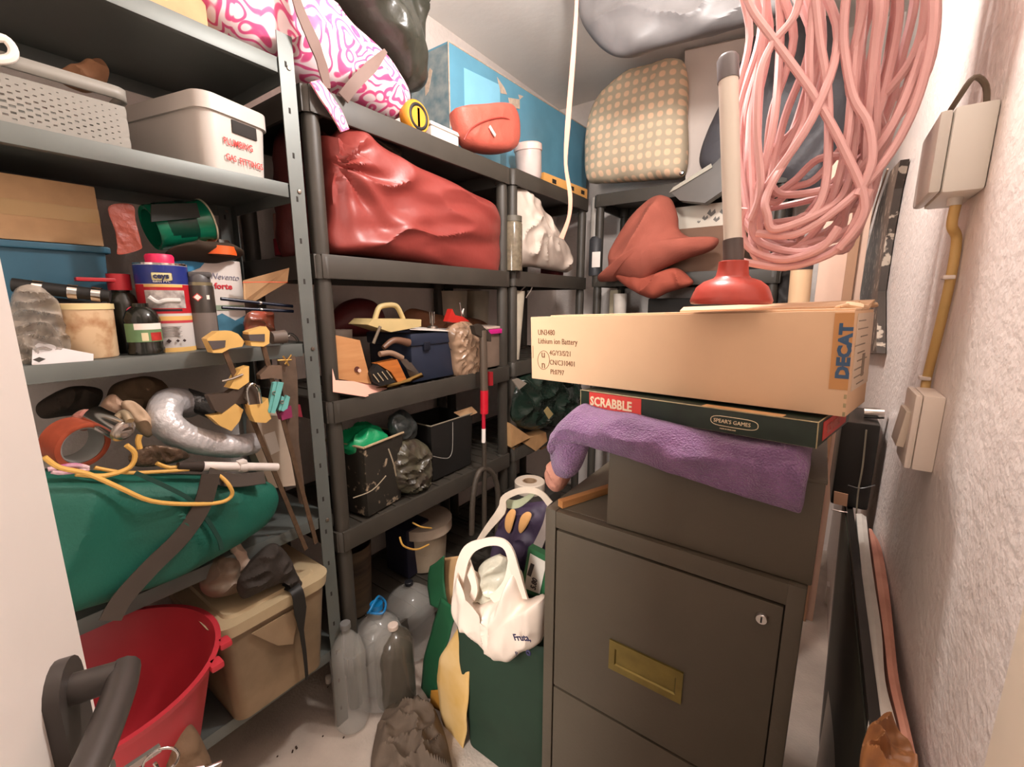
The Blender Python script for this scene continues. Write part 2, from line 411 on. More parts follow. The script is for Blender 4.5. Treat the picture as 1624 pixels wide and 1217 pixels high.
t = T('orange_pouch', 'orange-red zipped case with rounded flap on the top black shelf', 'case', (x, 1.4, z))
ol = [P(722, 178, X=x), P(728, 170, X=x), P(760, 167, X=x), P(800, 165, X=x), P(814, 178, X=x), P(820, 205, X=x), P(816, 235, X=x), P(790, 243, X=x), P(752, 236, X=x), P(734, 216, X=x)]
pillow('pouch', ol, (1, 0, .15), .045, .07, OR, t, amp=.002, sc=8, p=6, flat=.5)
b = MB(); b.tube([P(736, 222, X=x+.035), P(748, 203, X=x+.046), P(775, 190, X=x+.05), P(800, 187, X=x+.048), P(818, 196, X=x+.032)], .0028, 6); b.build('flap_seam', M((170, 60, 50), .5), t)
band([P(777, 200, X=x+.054), P(781, 207, X=x+.055), P(786, 215, X=x+.054)], (1, 0, .1), .012, .004, 'zip_pull', WHITEP, t)
x = -1.2; c = P(840, 268, X=x); zz = 1.916
t = T('frosted_jar', 'frosted plastic jar tipped on the shelf right of the orange case', 'jar', (x, c.y, zz))
b = MB(); b.at((x, c.y, zz), rx=.12); b.lathe((0, 0, 0), [(0, 0), (.048, .0), (.058, .02), (.062, .12), (.062, .15), (.05, .155), (0, .155)], 20); b.build('body', HAZY, t)
b = MB(); b.at((x, c.y, zz), rx=.12); b.lathe((0, 0, .125), [(.0625, 0), (.066, .002), (.066, .028), (.058, .034), (0, .034)], 20); b.build('lid', M((225, 195, 185), .4, var=.03), t)
# long blue box
BLU = M((104, 164, 190), .22, var=.10, vs=5)
x0 = -1.33; ya = Yat(712, 120, x0); yb = 2.70
t = T('long_blue_box', 'long tall blue cardboard box with torn edges on the top black shelves', 'box', (x0-.09, (ya+yb)/2, 1.92))
zt1 = P(712, 66, X=x0).z; zt2 = 2.42
b = MB(); b.slab([(x0, ya, 1.922), (x0, yb, 1.922), (x0, yb, zt2), (x0, ya, zt1)], (-1, 0, 0), .22); b.build('carton', BLU, t, smooth=False)
MB().slab([(x0-.004, ya-.002, 1.93), (x0-.216, ya-.002, 1.93), (x0-.216, ya-.002, zt1-.01), (x0-.004, ya-.002, zt1-.01)], (0, -1, 0), .002).build('end_panel', M((150, 160, 160), .4, var=.2, vs=22, rgb2=(90, 120, 130)), t, smooth=False)
WORN = M((205, 185, 165), .8, var=.15, vs=60)
b = MB(); b.tube([(x0, ya, 1.93), (x0, ya, 2.1), (x0, ya, zt1)], .003, 5).tube([(x0, ya, zt1), (x0, (ya+yb)/2, (zt1+zt2)/2), (x0, yb, zt2)], .003, 5); b.build('worn_edges', WORN, t)
for pts in (((788, 122), (800, 140), (804, 150), (794, 148)), ((806, 155), (824, 158), (824, 173), (808, 170)), ((822, 150), (830, 153), (824, 158)),):
    MB().slab([P(u, v, X=x0+.0005) for u, v in pts], (1, 0, 0), .0015).build('torn_patch', WORN, t)
q = ya-.004
MB().slab([P(u, v, Y=q) for u, v in ((682, 108), (686, 112), (680, 145), (675, 152), (674, 130))], (0, -1, 0), .0015).build('torn_patch', WORN, t)
MB().slab([(x0+.0005, ya+.09, 1.95), (x0+.0005, ya+.34, 1.95), (x0+.0005, ya+.34, zt1-.035), (x0+.0005, ya+.09, zt1-.06)], (1, 0, 0), .001).build('picture_panel', M((140, 205, 232), .15, var=.08, vs=6), t)
# spirit level
c0 = P(858, 277, X=-1.12); c1 = P(921, 287, Y=2.33)
t = T('spirit_level', 'yellow spirit level lying in the corner on the top black shelf', 'spirit level', (-1.18, 2.0, 1.915))
a = Vector((-1.17, 1.90, 1.94)); e = Vector((-1.145, 2.32, 1.94)); ln = (e-a).length
b = MB().at((a+e)/2, math.atan2(e.y-a.y, e.x-a.x)); b.box((0, 0, 0), (ln, .022, .05), .002); b.build('body', M((222, 165, 90), .4, var=.08), t)
b = MB().at((a+e)/2, math.atan2(e.y-a.y, e.x-a.x))
for k in (-.12, .05, .16): b.box((k, -.0115, 0), (.035, .001, .02))
b.build('vial_windows', BLKD, t)

# ------------------------------------------------------------ second metal shelf: basket and lidded box
z = MZ[1]
x = -1.17; y1 = Yat(212, 240, x)-.004; y0 = y1-.44
BAS = M((140, 136, 128), .45, var=.04)
t = T('perforated_basket', 'grey plastic basket with diamond perforations on the second metal shelf', 'basket', (x-.14, (y0+y1)/2, z))
b = MB(); ht = P(205, 150, X=x).z-z
def lattice(b, o, ux, uz, w_, h_, nx, nz):
    for i in range(nx):
        for j in range(nz):
            a = Vector(o)+ux*(w_*i/nx)+uz*(h_*j/nz); cx = ux*(w_/nx); cz = uz*(h_/nz)
            fi = 1-abs((i+.5)/nx-.45)*1.3; fj = 1-abs((j+.5)/nz-.38)*1.1; k = max(.10, .46*fi*fj)*((i+j) % 2) if 0 < i < nx-1 and 0 < j < nz-1 else 0
            m = a+cx*.5+cz*.5; P4 = [a, a+cx, a+cx+cz, a+cz]
            if k <= 0: b.bm.faces.new([b.bm.verts.new(q) for q in P4]); continue
            k *= 1.25
            I = [m-cx*k-cz*k*.9, m+cx*k-cz*k*.9, m+cx*k+cz*k*.9, m-cx*k+cz*k*.9]
            V = [b.bm.verts.new(q) for q in P4]; W = [b.bm.verts.new(q) for q in I]
            for q in range(4): b.bm.faces.new((V[q], V[(q+1) % 4], W[(q+1) % 4], W[q]))
lattice(b, (x, y0, z+.004), Vector((.0, 1, 0)), Vector((0, 0, 1)), y1-y0, ht-.03, 44, 15)
lattice(b, (x-.26, y1, z+.004), Vector((1, 0, 0)), Vector((0, 0, 1)), .26, ht-.03, 14, 11)
lattice(b, (x-.26, y0, z+.004), Vector((1, 0, 0)), Vector((0, 0, 1)), .26, ht-.03, 14, 11)
lattice(b, (x-.26, y0, z+.004), Vector((0, 1, 0)), Vector((0, 0, 1)), y1-y0, ht-.03, 26, 11)
b.quad((x, y0, z+.004), (x, y1, z+.004), (x-.26, y1, z+.004), (x-.26, y0, z+.004))
bmesh.ops.remove_doubles(b.bm, verts=b.bm.verts, dist=.0006)
b.build('basket_wall', BAS, t, smooth=False, solid=.003)
b = MB(); r = .03; cs = [(x-.26, y0), (x, y0), (x, y1), (x-.26, y1)]
def rrect(xa, xb, ya_, yb_, zz, r, n=5):
    o = []
    for cx, cy, a0 in ((xb-r, yb_-r, 0), (xa+r, yb_-r, PI/2), (xa+r, ya_+r, PI), (xb-r, ya_+r, 1.5*PI)):
        for k in range(n+1): o.append(Vector((cx+r*math.cos(a0+k*PI/2/n), cy+r*math.sin(a0+k*PI/2/n), zz)))
    return o
ring = rrect(x-.265, x+.005, y0-.005, y1+.005, z+ht-.016, .02)
R1 = [b.bm.verts.new(q) for q in ring]; R2 = [b.bm.verts.new(q+Vector((0, 0, .022))) for q in ring]
for i in range(len(ring)): j = (i+1) % len(ring); b.bm.faces.new((R1[i], R1[j], R2[j], R2[i]))
b.build('rim', BAS, t, solid=.007)
b = MB(); b.tube([P(-40, 75, X=-1.15), P(-15, 60, X=-1.15), P(8, 60, X=-1.15), P(22, 78, X=-1.15), P(14, 92, X=-1.15), P(-30, 92, X=-1.15)], .007, 8, True)
o = b.build('white_hoop', WHITEP); tag(o, 'white plastic hoop handle lying on the basket rim at the left edge', 'handle')
o.location.x -= .005
o = pillow('beige_cloth', [P(u, v, X=-1.38) for u, v in ((90, 118), (120, 108), (150, 96), (168, 108), (170, 130), (150, 138), (110, 136))], (1, 0, .2), .04, .04, M((178, 130, 96), .9, var=.12, bump=.3), None, amp=.008, sc=16)
tag(o, 'crumpled tan cloth showing above the perforated basket', 'cloth')
x = -1.165; y0 = Yat(298, 270, x)-.0; y1 = Yat(433, 288, x)+.004; y0 = y1-.165
t = T('lidded_storage_box', 'white plastic storage box with lid and red handwriting on second metal shelf', 'storage box', (x, y1, z))
W2 = M((196, 188, 180), .38, var=.02)
zt = P(431, 184, X=x).z; hx = .30
def rbox(b, x0_, x1_, y0_, y1_, z0_, z1_, r, tp=0, n=5):
    lo = rrect(x0_+tp, x1_-tp, y0_+tp, y1_-tp, z0_, r, n); hi = rrect(x0_, x1_, y0_, y1_, z1_, r, n)
    A = [b.bm.verts.new(b.M @ q) for q in lo]; B = [b.bm.verts.new(b.M @ q) for q in hi]; m = len(A)
    for i in range(m): b.bm.faces.new((A[i], A[(i+1) % m], B[(i+1) % m], B[i]))
    b.bm.faces.new(A[::-1]); b.bm.faces.new(B); return b
rbox(MB(), x-hx, x, y0, y1, z, zt-.03, .03, .006).build('box_body', W2, t)
b = MB(); rbox(b, x-hx-.006, x+.006, y0-.006, y1+.006, zt-.034, zt, .034); b.build('lid', W2, t)
yy0 = y1-.098; yy1 = y1-.036; zz = P(372, 180, X=x).z
MB().box((x+.0005, (yy0+yy1)/2, zt-.052), (.003, yy1-yy0, .028), .001).build('hand_hole', DARKHOLE, t)
REDI = M((205, 60, 55), .6, var=.05)
def scrawl(s, y, zz, step, size, sl):
    i = 0
    for ch in s:
        i += .8 if ch in 'IL' else 1
        if ch == ' ': continue
        text(ch, size*random.uniform(.85, 1.1), (x+.0015, y+(i-1)*step-(.3*step if ch == 'I' else 0), zz+sl*i*step+random.uniform(-.002, .002)), (0, 1, random.uniform(-.1, .15)), (0, random.uniform(-.15, .15), 1), REDI, t, 'handwriting', .0003, .0004, sx=.8)
ys = y1-.122
zr = P(325, 221, X=x).z; zq = P(325, 246, X=x).z
text('PLUMBING', .021, (x+.0008, ys, zr-.001), (0, 1, .03), (0, .02, 1), REDI, t, 'handwriting', .0002, .0003, sx=.72)
text('GAS', .019, (x+.0008, ys+.001, zq), (0, 1, -.03), (0, -.1, 1), REDI, t, 'handwriting', .0002, .0003, sx=.72)
text('FITTINGS', .020, (x+.0008, ys+.034, zq-.002), (0, 1, .02), (0, .12, 1), REDI, t, 'handwriting', .0002, .0003, sx=.74)

t.rotation_euler.z = math.radians(13); t.location.x -= .018; t.location.y += .006
# ------------------------------------------------------------ third metal shelf
z = MZ[2]
x = -1.33
t = T('cardboard_box', 'plain brown cardboard box standing on the blue crate at the left edge', 'box', (x-.1, .05, z+.14))
y1 = Yat(157, 340, x); rim = P(160, 385, X=x).z
MB().box((x-.1, y1-.2, rim+.055), (.2, .4, .125), .002).build('carton', CARD, t)
MB().box((x+.0005, y1-.2, rim+.055), (.001, .4, .03)).build('tape', M((190, 155, 105), .35, var=.04), t)
x = -1.31; y1 = Yat(172, 430, x)
t = T('blue_crate', 'dark teal-blue plastic crate under the brown cardboard box', 'crate', (x-.11, y1-.2, z))
b = MB(); rim_box(b, (x-.12, y1-.21, z+.001), (.24, .42, rim-z-.015), .004, taper=.95); b.box((x+.004, y1-.21, rim-.018), (.012, .43, .014), .003).box((x-.12, y1+.004, rim-.018), (.24, .012, .014), .003)
b.build('crate_body', M((38, 84, 104), .45, var=.06), t, smooth=False)
def lay(label, cat, name, u0, v0, u1, v1, x, r, mat, grp=None):
    a, e = P(u0, v0, X=x), P(u1, v1, X=x)
    o = MB().cyl(a, e, r, r, 14).build(name, mat); return tag(o, label, cat, grp)
# black tubes
a, e = P(20, 452, X=-1.25), P(175, 470, X=-1.2)
t = T('black_tube', 'thick black tube with metal bands lying behind the plastic bags', 'tube', (-1.22, .2, 1.4))
MB().cyl(a, e, .013, .012, 16).build('tube', BLKD, t)
dr = (e-a).normalized()
for f in (.2, .55, .8): MB().cyl(a+(e-a)*f, a+(e-a)*f+dr*.014, .0145, .0145, 16).build('metal_band', CHROME, t)
a, e = P(60, 478, X=-1.26), P(170, 486, X=-1.24)
o = MB().cyl(a, e, .010, .009, 14).build('black_rod', BLKD); tag(o, 'thinner black rod lying below the banded black tube', 'rod')
o = MB().box((P(160, 444, X=-1.26)), (.02, .08, .008), .002).build('red_lever', RED); tag(o, 'flat red plastic bar beside the red-capped black bottle', 'bar')
# plastic bags at left
CL = M((206, 192, 176), .2, var=.2, vs=30, alpha=.55, bump=.5, bs=40)
o = pillow('clear_bag', [P(u, v, X=-1.20) for u, v in ((18, 470), (40, 452), (70, 460), (92, 482), (104, 520), (112, 560), (70, 578), (28, 585), (15, 540))], (1, 0, .3), .03, .07, CL, None, amp=.012, sc=30)
tag(o, 'crumpled translucent plastic bag at the left end of the third metal shelf', 'plastic bag')
o = MB().slab([P(50, 583, X=-1.155), P(148, 582, X=-1.15), P(148, 562, X=-1.15), P(100, 553, X=-1.17), P(52, 538, X=-1.19)], (1, 0, .4), .002).build('paper_envelope', M((205, 200, 200), .5, var=.04)); tag(o, 'pale paper envelope with a grey mark lying on front edge of third metal shelf', 'envelope')
MB().slab([P(52, 571, X=-1.148), P(62, 567, X=-1.148), P(72, 570, X=-1.147), P(62, 575, X=-1.147)], (1, 0, .4), .002).build('printed_mark', M((60, 55, 50)), o)
def can(name, label, cat, u, vb, vt, wpx, x, z, prof, parts=(), mat=None, seg=28, sx=1, sy=1, grp=None):
    """upright round thing; prof = [(fraction of radius, fraction of height)...]"""
    c = P(u, (vb+vt)/2, X=x); r = size_of(wpx, u, c); c.x -= r; d = (Vector((x-r, c.y, z))-Vector((0, 0, CH))).dot(_F)
    h = P(u, vt, X=x).z-z
    t = T(name, label, cat, (c.x, c.y, z), grp)
    MB().lathe((c.x, c.y, z+.001), [(f*r, g*h) for f, g in prof], seg, sx=sx, sy=sy).build('body', mat, t)
    return t, Vector((c.x, c.y, z)), r, h
def ringp(t, c, r, h, g0, g1, k, mat, name, seg=28, cap=False, sx=1, sy=1, k2=None):
    k2 = k2 or k
    pr = [(0, g0*h), (k*r, g0*h), (k2*r, g1*h), (0, g1*h)] if cap else [(k*r*.97, g0*h), (k*r, g0*h), (k2*r, g1*h), (k2*r*.97, g1*h)]
    return MB().lathe(c, pr, seg, sx=sx, sy=sy).build(name, mat, t)
def decal(t, c, r, z0, z1, a0, a1, k, mat, name, n=10):
    """printed patch wrapped on a round body between angles a0..a1"""
    b = MB(); A = []
    for i in range(n+1):
        a = a0+(a1-a0)*i/n
        A.append([b.bm.verts.new((c.x+r*k*math.cos(a), c.y+r*k*math.sin(a), zz)) for zz in (z0, z1)]+[b.bm.verts.new((c.x+r*k*.985*math.cos(a), c.y+r*k*.985*math.sin(a), zz)) for zz in (z1, z0)])
    for p_, q_ in zip(A, A[1:]):
        for i in range(4): b.bm.faces.new((p_[i], p_[(i+1) % 4], q_[(i+1) % 4], q_[i]))
    b.bm.faces.new(A[0]); b.bm.faces.new(A[-1][::-1])
    return b.build(name, mat, t)
def facing(c): return math.atan2(-c.y, -c.x)            # angle from a thing towards the door
t, c, r, h = can('paint_pot', 'cream plastic paint pot with brown drips on the third metal shelf', 'paint pot', 150, 575, 482, 96, -1.17, z, [(0, 0), (.92, 0), (.95, .03), (1, .97), (.9, 1), (.9, .9), (0, .9)], mat=M((206, 176, 140), .5, rgb2=(160, 110, 70), vs=22, thr=(.33, .5)))
ringp(t, c, r, h, .90, 1.0, 1.04, CREAM, 'rim')
# bottle with red cap (tall, behind) and the one with a picture label (front)
t, c, r, h = can('black_bottle', 'tall black bottle with red screw cap between the paint pot and the tin', 'bottle', 205, 560, 455, 55, -1.24, z, [(0, 0), (1, 0), (1, .72), (.8, .86), (.55, .92), (.55, 1), (0, 1)], mat=M((36, 34, 26), .25, var=.05))
ringp(t, c, r, h, .95, 1.19, .72, RED, 'screw_cap', cap=True)
a = facing(c); MB().lathe((c.x+r*math.cos(a+.5), c.y+r*math.sin(a+.5), z+.62*h), [(0, 0), (.012, 0), (.012, .001), (0, .001)], 16, (math.cos(a+.5), math.sin(a+.5), 0)).build('round_sticker', M((205, 60, 80), .5), t)
t, c, r, h = can('squat_black_bottle', 'squat black bottle with green picture label in front of the tin', 'bottle', 236, 570, 482, 62, -1.165, z, [(0, 0), (1, 0), (1.02, .1), (.96, .13), (.96, .62), (1, .68), (.8, .84), (.45, .93), (.45, 1), (0, 1)], mat=M((30, 30, 24), .18, var=.05))
a = facing(c)
decal(t, c, r, z+.26*h, z+.62*h, a-1.3, a+1.3, .99, M((110, 145, 100), .5, var=.1, vs=30), 'paper_label')
decal(t, c, r, z+.5*h, z+.62*h, a-.5, a+1.2, 1.0, WHITEP, 'label_band')
decal(t, c, r, z+.28*h, z+.44*h, a+.35, a+1.1, 1.005, M((190, 50, 45), .5, var=.2, vs=60), 'fruit_picture')
decal(t, c, r, z+.28*h, z+.44*h, a-.15, a+.2, 1.005, M((225, 210, 170), .5, var=.1), 'label_picture')
# tin
t, c, r, h = can('printed_tin', 'printed tin with blue top, red band and pink cap on the third metal shelf', 'tin', 277, 564, 418, 88, -1.19, z, [(0, 0), (.98, 0), (1, .01), (1, .975), (.95, .99), (.95, .98), (0, .98)], mat=M((214, 208, 204), .3, var=.02))
a = facing(c)
PI2 = 2*PI
def band_(g0, g1, m_, k=1.005): return ringp(t, c, r, h, g0, g1, k, m_, 'label_band')
band_(.77, .975, M((38, 50, 120), .3, var=.03)); band_(.44, .765, M((178, 36, 44), .3, var=.03)); band_(0, .05, YEL); band_(.36, .41, YEL); band_(.33, .36, M((190, 60, 70)))
ringp(t, c, r, h, .98, 1.0, 1.01, CHROME, 'rim')
decal(t, c, r, z+.735*h, z+.765*h, a-.75, a+.75, 1.01, YEL, 'yellow_strip')
decal(t, c, r, z+.50*h, z+.70*h, a-.75, a+.8, 1.01, M((196, 188, 182), .4, var=.15, vs=60, rgb2=(120, 110, 108)), 'pipe_picture')
ad = Vector((math.cos(a), math.sin(a), 0)); tt = Vector((-math.sin(a), math.cos(a), 0))
pc = c+ad*(r*1.0)+Vector((0, 0, .585*h)); MB().tube([pc-tt*.028+Vector((0, 0, .008)), pc-tt*.014-Vector((0, 0, .004)), pc, pc+tt*.026-ad*.006], .0055, 8).build('printed_pipe', M((215, 212, 208), .4), t)
decal(t, c, r, z+.465*h, z+.49*h, a-.6, a+.6, 1.01, M((30, 26, 30)), 'text_strip')
pc = c+ad*(r*1.012)+Vector((0, 0, .85*h)); MB().at(pc, a).box((0, 0, 0), (.003, .036, .017), .003).build('logo_frame', M((210, 200, 150), .5), t)
text('ceys', .016, pc+ad*.0025-tt*.0155-Vector((0, 0, .004)), tt, (0, 0, 1), M((40, 44, 80)), t, bold=.0006)
text('tubos PVC', .007, c+ad*(r*1.02)-tt*.017+Vector((0, 0, .785*h)), tt, (0, 0, 1), WHITEP, t)
for k, dx in enumerate((-.004, .012, .024)):
    q = c+ad*(r*1.0)+tt*dx+Vector((0, 0, .13*h)); q += ad*(.003-.0001*k)
    MB().at(q, a, rx=PI/4).box((0, 0, 0), (.0015+.004*(k > 1)*0, .007-.002*(k > 0), .007-.002*(k > 0)), 0).build('hazard_mark', M((50, 30, 30)), t)
b = MB()
for k in range(7): b.at(c+ad*(r*.996)+Vector((0, 0, (.29-.018*k)*h)), a).box((0, 0, 0), (.002, .044-.004*(k % 3), .0008))
b.build('small_print', GREYINK, t)
MB().lathe(c+Vector((0, 0, h)), [(0, 0), (.026, 0), (.027, .016), (.024, .021), (0, .021)], 24).build('pink_cap', M((224, 44, 92), .4, var=.04), t)
# spray can
t, c, r, h = can('spray_can', 'dark grey spray can with a hazard diamond right of the printed tin', 'spray can', 330, 556, 448, 46, -1.19, z, [(0, 0), (1, 0), (1, .93), (.8, 1), (0, 1)], mat=M((62, 56, 50), .35, .3, var=.05))
a = facing(c); ad = Vector((math.cos(a), math.sin(a), 0)); tt = Vector((-math.sin(a), math.cos(a), 0))
decal(t, c, r, z+.02*h, z+.55*h, a-1.2, a+1.2, 1.01, M((112, 102, 96), .5, var=.04), 'grey_label')
ringp(t, c, r, h, .94, 1.0, .95, M((150, 140, 110), .3, .6), 'rim')
b = MB(); b.at(c+Vector((0, 0, h)), a); b.lathe((0, 0, 0), [(0, 0), (r*.85, 0), (r*.85, .012), (r*.6, .022), (0, .022)], 20).box((.004, .004, .018), (.03, .046, .012), .004); b.build('spray_head', M((84, 80, 80), .4), t)
q = c+ad*(r*1.01)-tt*.006+Vector((0, 0, .78*h))
MB().at(q, a, rx=PI/4).box((0, 0, 0), (.002, .014, .014)).build('hazard_diamond', M((190, 60, 55)), t)
MB().at(q+ad*.0008, a, rx=PI/4).box((0, 0, 0), (.002, .010, .010)).build('diamond_centre', WHITEP, t)
MB().at(q+tt*.02-ad*.004, a+.3).box((0, 0, 0), (.002, .006, .010)).build('print_block', WHITEP, t)
# white printed carton behind
x = -1.30; ya, yb = Yat(268, 450, x), Yat(385, 450, x)
t = T('printed_carton', 'white printed carton with blue corner and landscape behind the spray can', 'carton', (x-.06, (ya+yb)/2, z))
zt = P(340, 412, X=x).z
MB().box((x-.06, (ya+yb)/2, (z+zt)/2), (.12, yb-ya, zt-z), .004).build('carton', M((214, 205, 198), .5, var=.02), t)
xx = x+.0012
MB().slab([(xx, ya, zt-.004), (xx, ya+.085, zt-.004), (xx, ya+.07, zt-.022), (xx, ya+.045, zt-.034), (xx, ya, zt-.042)], (1, 0, 0), .001).build('blue_corner', M((40, 130, 175)), t)
MB().slab([(xx, ya+.004, z+.002), (xx, yb-.004, z+.002), (xx, yb-.004, z+.075), (xx, yb-.03, z+.062), (xx, yb-.06, z+.082), (xx, yb-.085, z+.07), (xx, ya+.004, z+.075)], (1, 0, 0), .001).build('landscape_picture', M((70, 125, 150), .5, var=.15, vs=30), t)
MB().slab([(xx, yb-.075, z+.09), (xx, yb-.004, z+.09), (xx, yb-.004, z+.103), (xx, yb-.075, z+.103)], (1, 0, 0), .001).build('green_strip', M((150, 165, 140)), t)
text('Nevento', .022, (xx, yb-.076, zt-.048), (0, 1, -.05), (0, 0, 1), M((150, 145, 160)), t, sx=.85, shear=.3)
text('forte', .021, (xx, yb-.070, zt-.073), (0, 1, -.03), (0, 0, 1), M((215, 45, 60)), t, bold=.0006)
text('nueva', .011, (xx+.001, ya+.012, zt-.020), (0, 1, -.03), (0, 0, 1), WHITEP, t, bold=.0004)
# dark flat tray on the carton, spool, red-brown sheet, orange lid tub
o = pillow('dark_cloth', [P(u, v, X=-1.27) for u, v in ((262, 402), (290, 391), (330, 388), (372, 394), (386, 404), (352, 408), (300, 404))], (1, 0, .6), .03, .04, M((60, 46, 34), .9), None, amp=.004, sc=16)
tag(o, 'folded dark brown cloth on top of the white printed carton', 'cloth')
t = T('green_spool', 'green plastic cable drum with a dark opening on the third metal shelf', 'drum', (-1.3, .4, 1.44))
a, e = P(238, 362, X=-1.31), P(326, 352, X=-1.31); dr = (e-a).normalized(); rr = .052
b = MB(); q = [(0, 0), (rr, 0), (rr*.98, .006), (rr*.9, .02)]
L_ = (e-a).length
b.lathe(a, [(rr*.95, 0), (rr, .004), (rr*.98, .03), (rr*.97, L_-.02), (rr*1.02, L_-.004), (rr*.97, L_), (rr*.8, L_), (rr*.8, .002), (rr*.95, 0)], 36, dr)
b.build('drum', M((16, 110, 80), .25, var=.05), t)
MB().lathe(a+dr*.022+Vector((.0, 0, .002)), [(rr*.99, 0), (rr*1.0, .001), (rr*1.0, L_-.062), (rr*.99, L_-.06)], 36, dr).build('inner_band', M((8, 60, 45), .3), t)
MB().slab([P(240, 324, X=-1.25), P(312, 322, X=-1.25), P(318, 345, X=-1.245), P(240, 352, X=-1.245)], (-1, 0, 0), .006).build('window_panel', M((28, 30, 24), .7), t)
b = MB(); b.torus(e, rr*1.02, .0022, dr); b.build('wire_ring', M((200, 190, 165), .5), t)
o = pillow('red_brown_sleeve', [P(u, v, X=-1.235) for u, v in ((172, 328), (210, 325), (215, 350), (224, 385), (222, 396), (188, 404), (186, 390), (182, 365))], (1, -.2, .1), .001, .004, M((150, 70, 54), .45, var=.15, bump=.3), None, amp=.0012, sc=26, p=14, n=40)
tag(o, 'creased red-brown plastic sleeve left of the green cable drum', 'sleeve')
t, c, r, h = can('orange_lid_tub', 'clear round tub with bright orange lid beside the green cable drum', 'tub', 358, 406, 380, 56, -1.24, P(358, 406, X=-1.24).z, [(0, 0), (.9, 0), (.9, .5), (.6, 1), (0, 1)], mat=CLEAR)
ringp(t, c, r, h, .1, .62, 1.0, M((238, 100, 40), .4, var=.05), 'orange_lid', cap=True)
# cardboard flaps, brushes, wire, far items
o = MB().slab([P(385, 445, X=-1.26), P(458, 425, X=-1.2), P(455, 448, X=-1.2), P(400, 480, X=-1.26), P(386, 478, X=-1.26)], (1, 0, 0), .003).build('cardboard_flap', CARD); tag(o, 'loose brown cardboard flap sticking out beside the printed carton', 'cardboard')
for i, (u0, v0, u1, v1, lb) in enumerate(((350, 474, 464, 486, 'upper'), (352, 488, 465, 494, 'lower'))):
    t = T('paintbrush_handle', lb+' of two dark blue slim rods lying across the third metal shelf', 'rod', P(u0, v0, X=-1.2), 'two slim dark rods')
    a, e = P(u0, v0, X=-1.19), P(u1, v1, X=-1.19)
    MB().cyl(a, e, .0042, .0042, 10).build('rod', M((24, 30, 48), .25), t)
    MB().cyl(a+(e-a)*.5, a+(e-a)*.53, .0048, .0048, 10).build('ferrule', CHROME, t)
o = MB().tube([P(385, 448, X=-1.185), P(420, 447.5, X=-1.185), P(456, 448, X=-1.185)], .0012, 5).build('orange_string', M((235, 90, 50))); tag(o, 'taut thin orange string across the cardboard flap', 'string')
t, c, r, h = can('cordial_tube', 'pale pink tube with red base on rear of third metal shelf', 'tube', 458, 405, 340, 34, -1.42, P(458, 405, X=-1.42).z, [(0, 0), (.95, 0), (1, .1), (.85, 1), (0, 1)], mat=M((190, 140, 125), .5))
ringp(t, c, r, h, 0, .4, 1.04, M((165, 40, 55)), 'red_base')
o = MB().box((-1.46, .52, z+.065), (.14, .24, .13), .003).build('dark_carton', M((70, 50, 40), .8)); tag(o, 'dark brown carton at the back of third metal shelf near the post', 'carton')
o.location.z = z
o = pillow('red_plastic_pack', [P(u, v, X=-1.25) for u, v in ((392, 497), (430, 495), (434, 515), (432, 535), (394, 540))], (1, 0, .2), .015, .03, M((176, 70, 50), .25, var=.2, vs=30, rgb2=(120, 95, 75)), None, amp=.006, sc=30)
tag(o, 'red and clear plastic packet behind the yellow clamp heads', 'packet')
o = MB().tube([P(x_, y_, X=-1.17) for x_, y_ in ((447, 545), (460, 530), (472, 540), (468, 556), (452, 552))], .004, 8, True).build('glass_ring', CLEAR); tag(o, 'small clear looped fitting at the right end of third metal shelf', 'fitting')
# ------------------------------------------------------------ clamps hanging from the third metal shelf
BARM = M((120, 96, 76), .45, .6, var=.2, vs=60)
def hull(ps3, n, t, name, mat, parent): return MB().slab(ps3, n, t).build(name, mat, parent, smooth=False)
def sk(x, *uv): return [P(u, v, X=x) for u, v in uv]
def clamp(label, x, bar, head, pad, jaw, grp='yellow bar clamps'):
    t = T('bar_clamp', label, 'clamp', P(*bar[0], X=x), grp)
    a, e = P(*bar[0], X=x), P(*bar[1], X=x)
    dr = (e-a).normalized(); s = dr.cross(Vector((1, 0, 0))).normalized()*.0055
    MB().slab([a-s, a+s, e+s, e-s], (-1, 0, 0), .004).build('bar', BARM, t, smooth=False)
    for hd in head: MB().slab(sk(x+.012, *hd), (-1, 0, 0), .030).build('jaw', YEL, t, smooth=False)
    if pad: MB().slab(sk(x+.014, *pad), (-1, 0, 0), .034).build('rubber_pad', M((84, 74, 72), .7), t, smooth=False)
    if jaw: MB().slab(sk(x+.008, *jaw), (-1, 0, 0), .024).build('grip', M((78, 64, 54), .6, var=.1), t, smooth=False)
    return t
t = clamp('yellow bar clamp whose head lies on the shelf edge right of the spray can', -1.115, ((352, 545), (486, 872)),
      [((328, 538), (345, 526), (366, 525), (378, 530), (388, 542), (384, 550), (365, 553), (352, 560), (338, 560)), ((376, 595), (382, 586), (395, 581), (395, 606), (378, 618), (364, 616)), ((333, 661), (352, 658), (374, 641), (386, 650), (380, 668), (367, 684), (350, 676))],
      ((330, 541), (358, 540), (357, 551), (338, 555)), ((330, 628), (362, 624), (390, 604), (402, 612), (392, 640), (372, 642), (352, 656), (342, 652)))
MB().tube(sk(-1.10, (352, 605), (368, 601), (385, 594)), .0028, 8, smooth=0).build('tommy_bar', STEEL, t)
t = clamp('yellow bar clamp with chrome band hanging second along the shelf edge', -1.105, ((417, 545), (502, 862)),
      [((394, 527), (400, 524), (422, 518), (428, 526), (427, 545), (418, 550), (399, 549)), ((395, 643), (415, 641), (425, 632), (428, 655), (430, 664), (422, 671), (405, 670), (399, 658))],
      ((394, 531), (420, 530), (420, 542), (397, 541)), ((392, 612), (400, 608), (412, 612), (416, 640), (396, 643), (388, 632)))
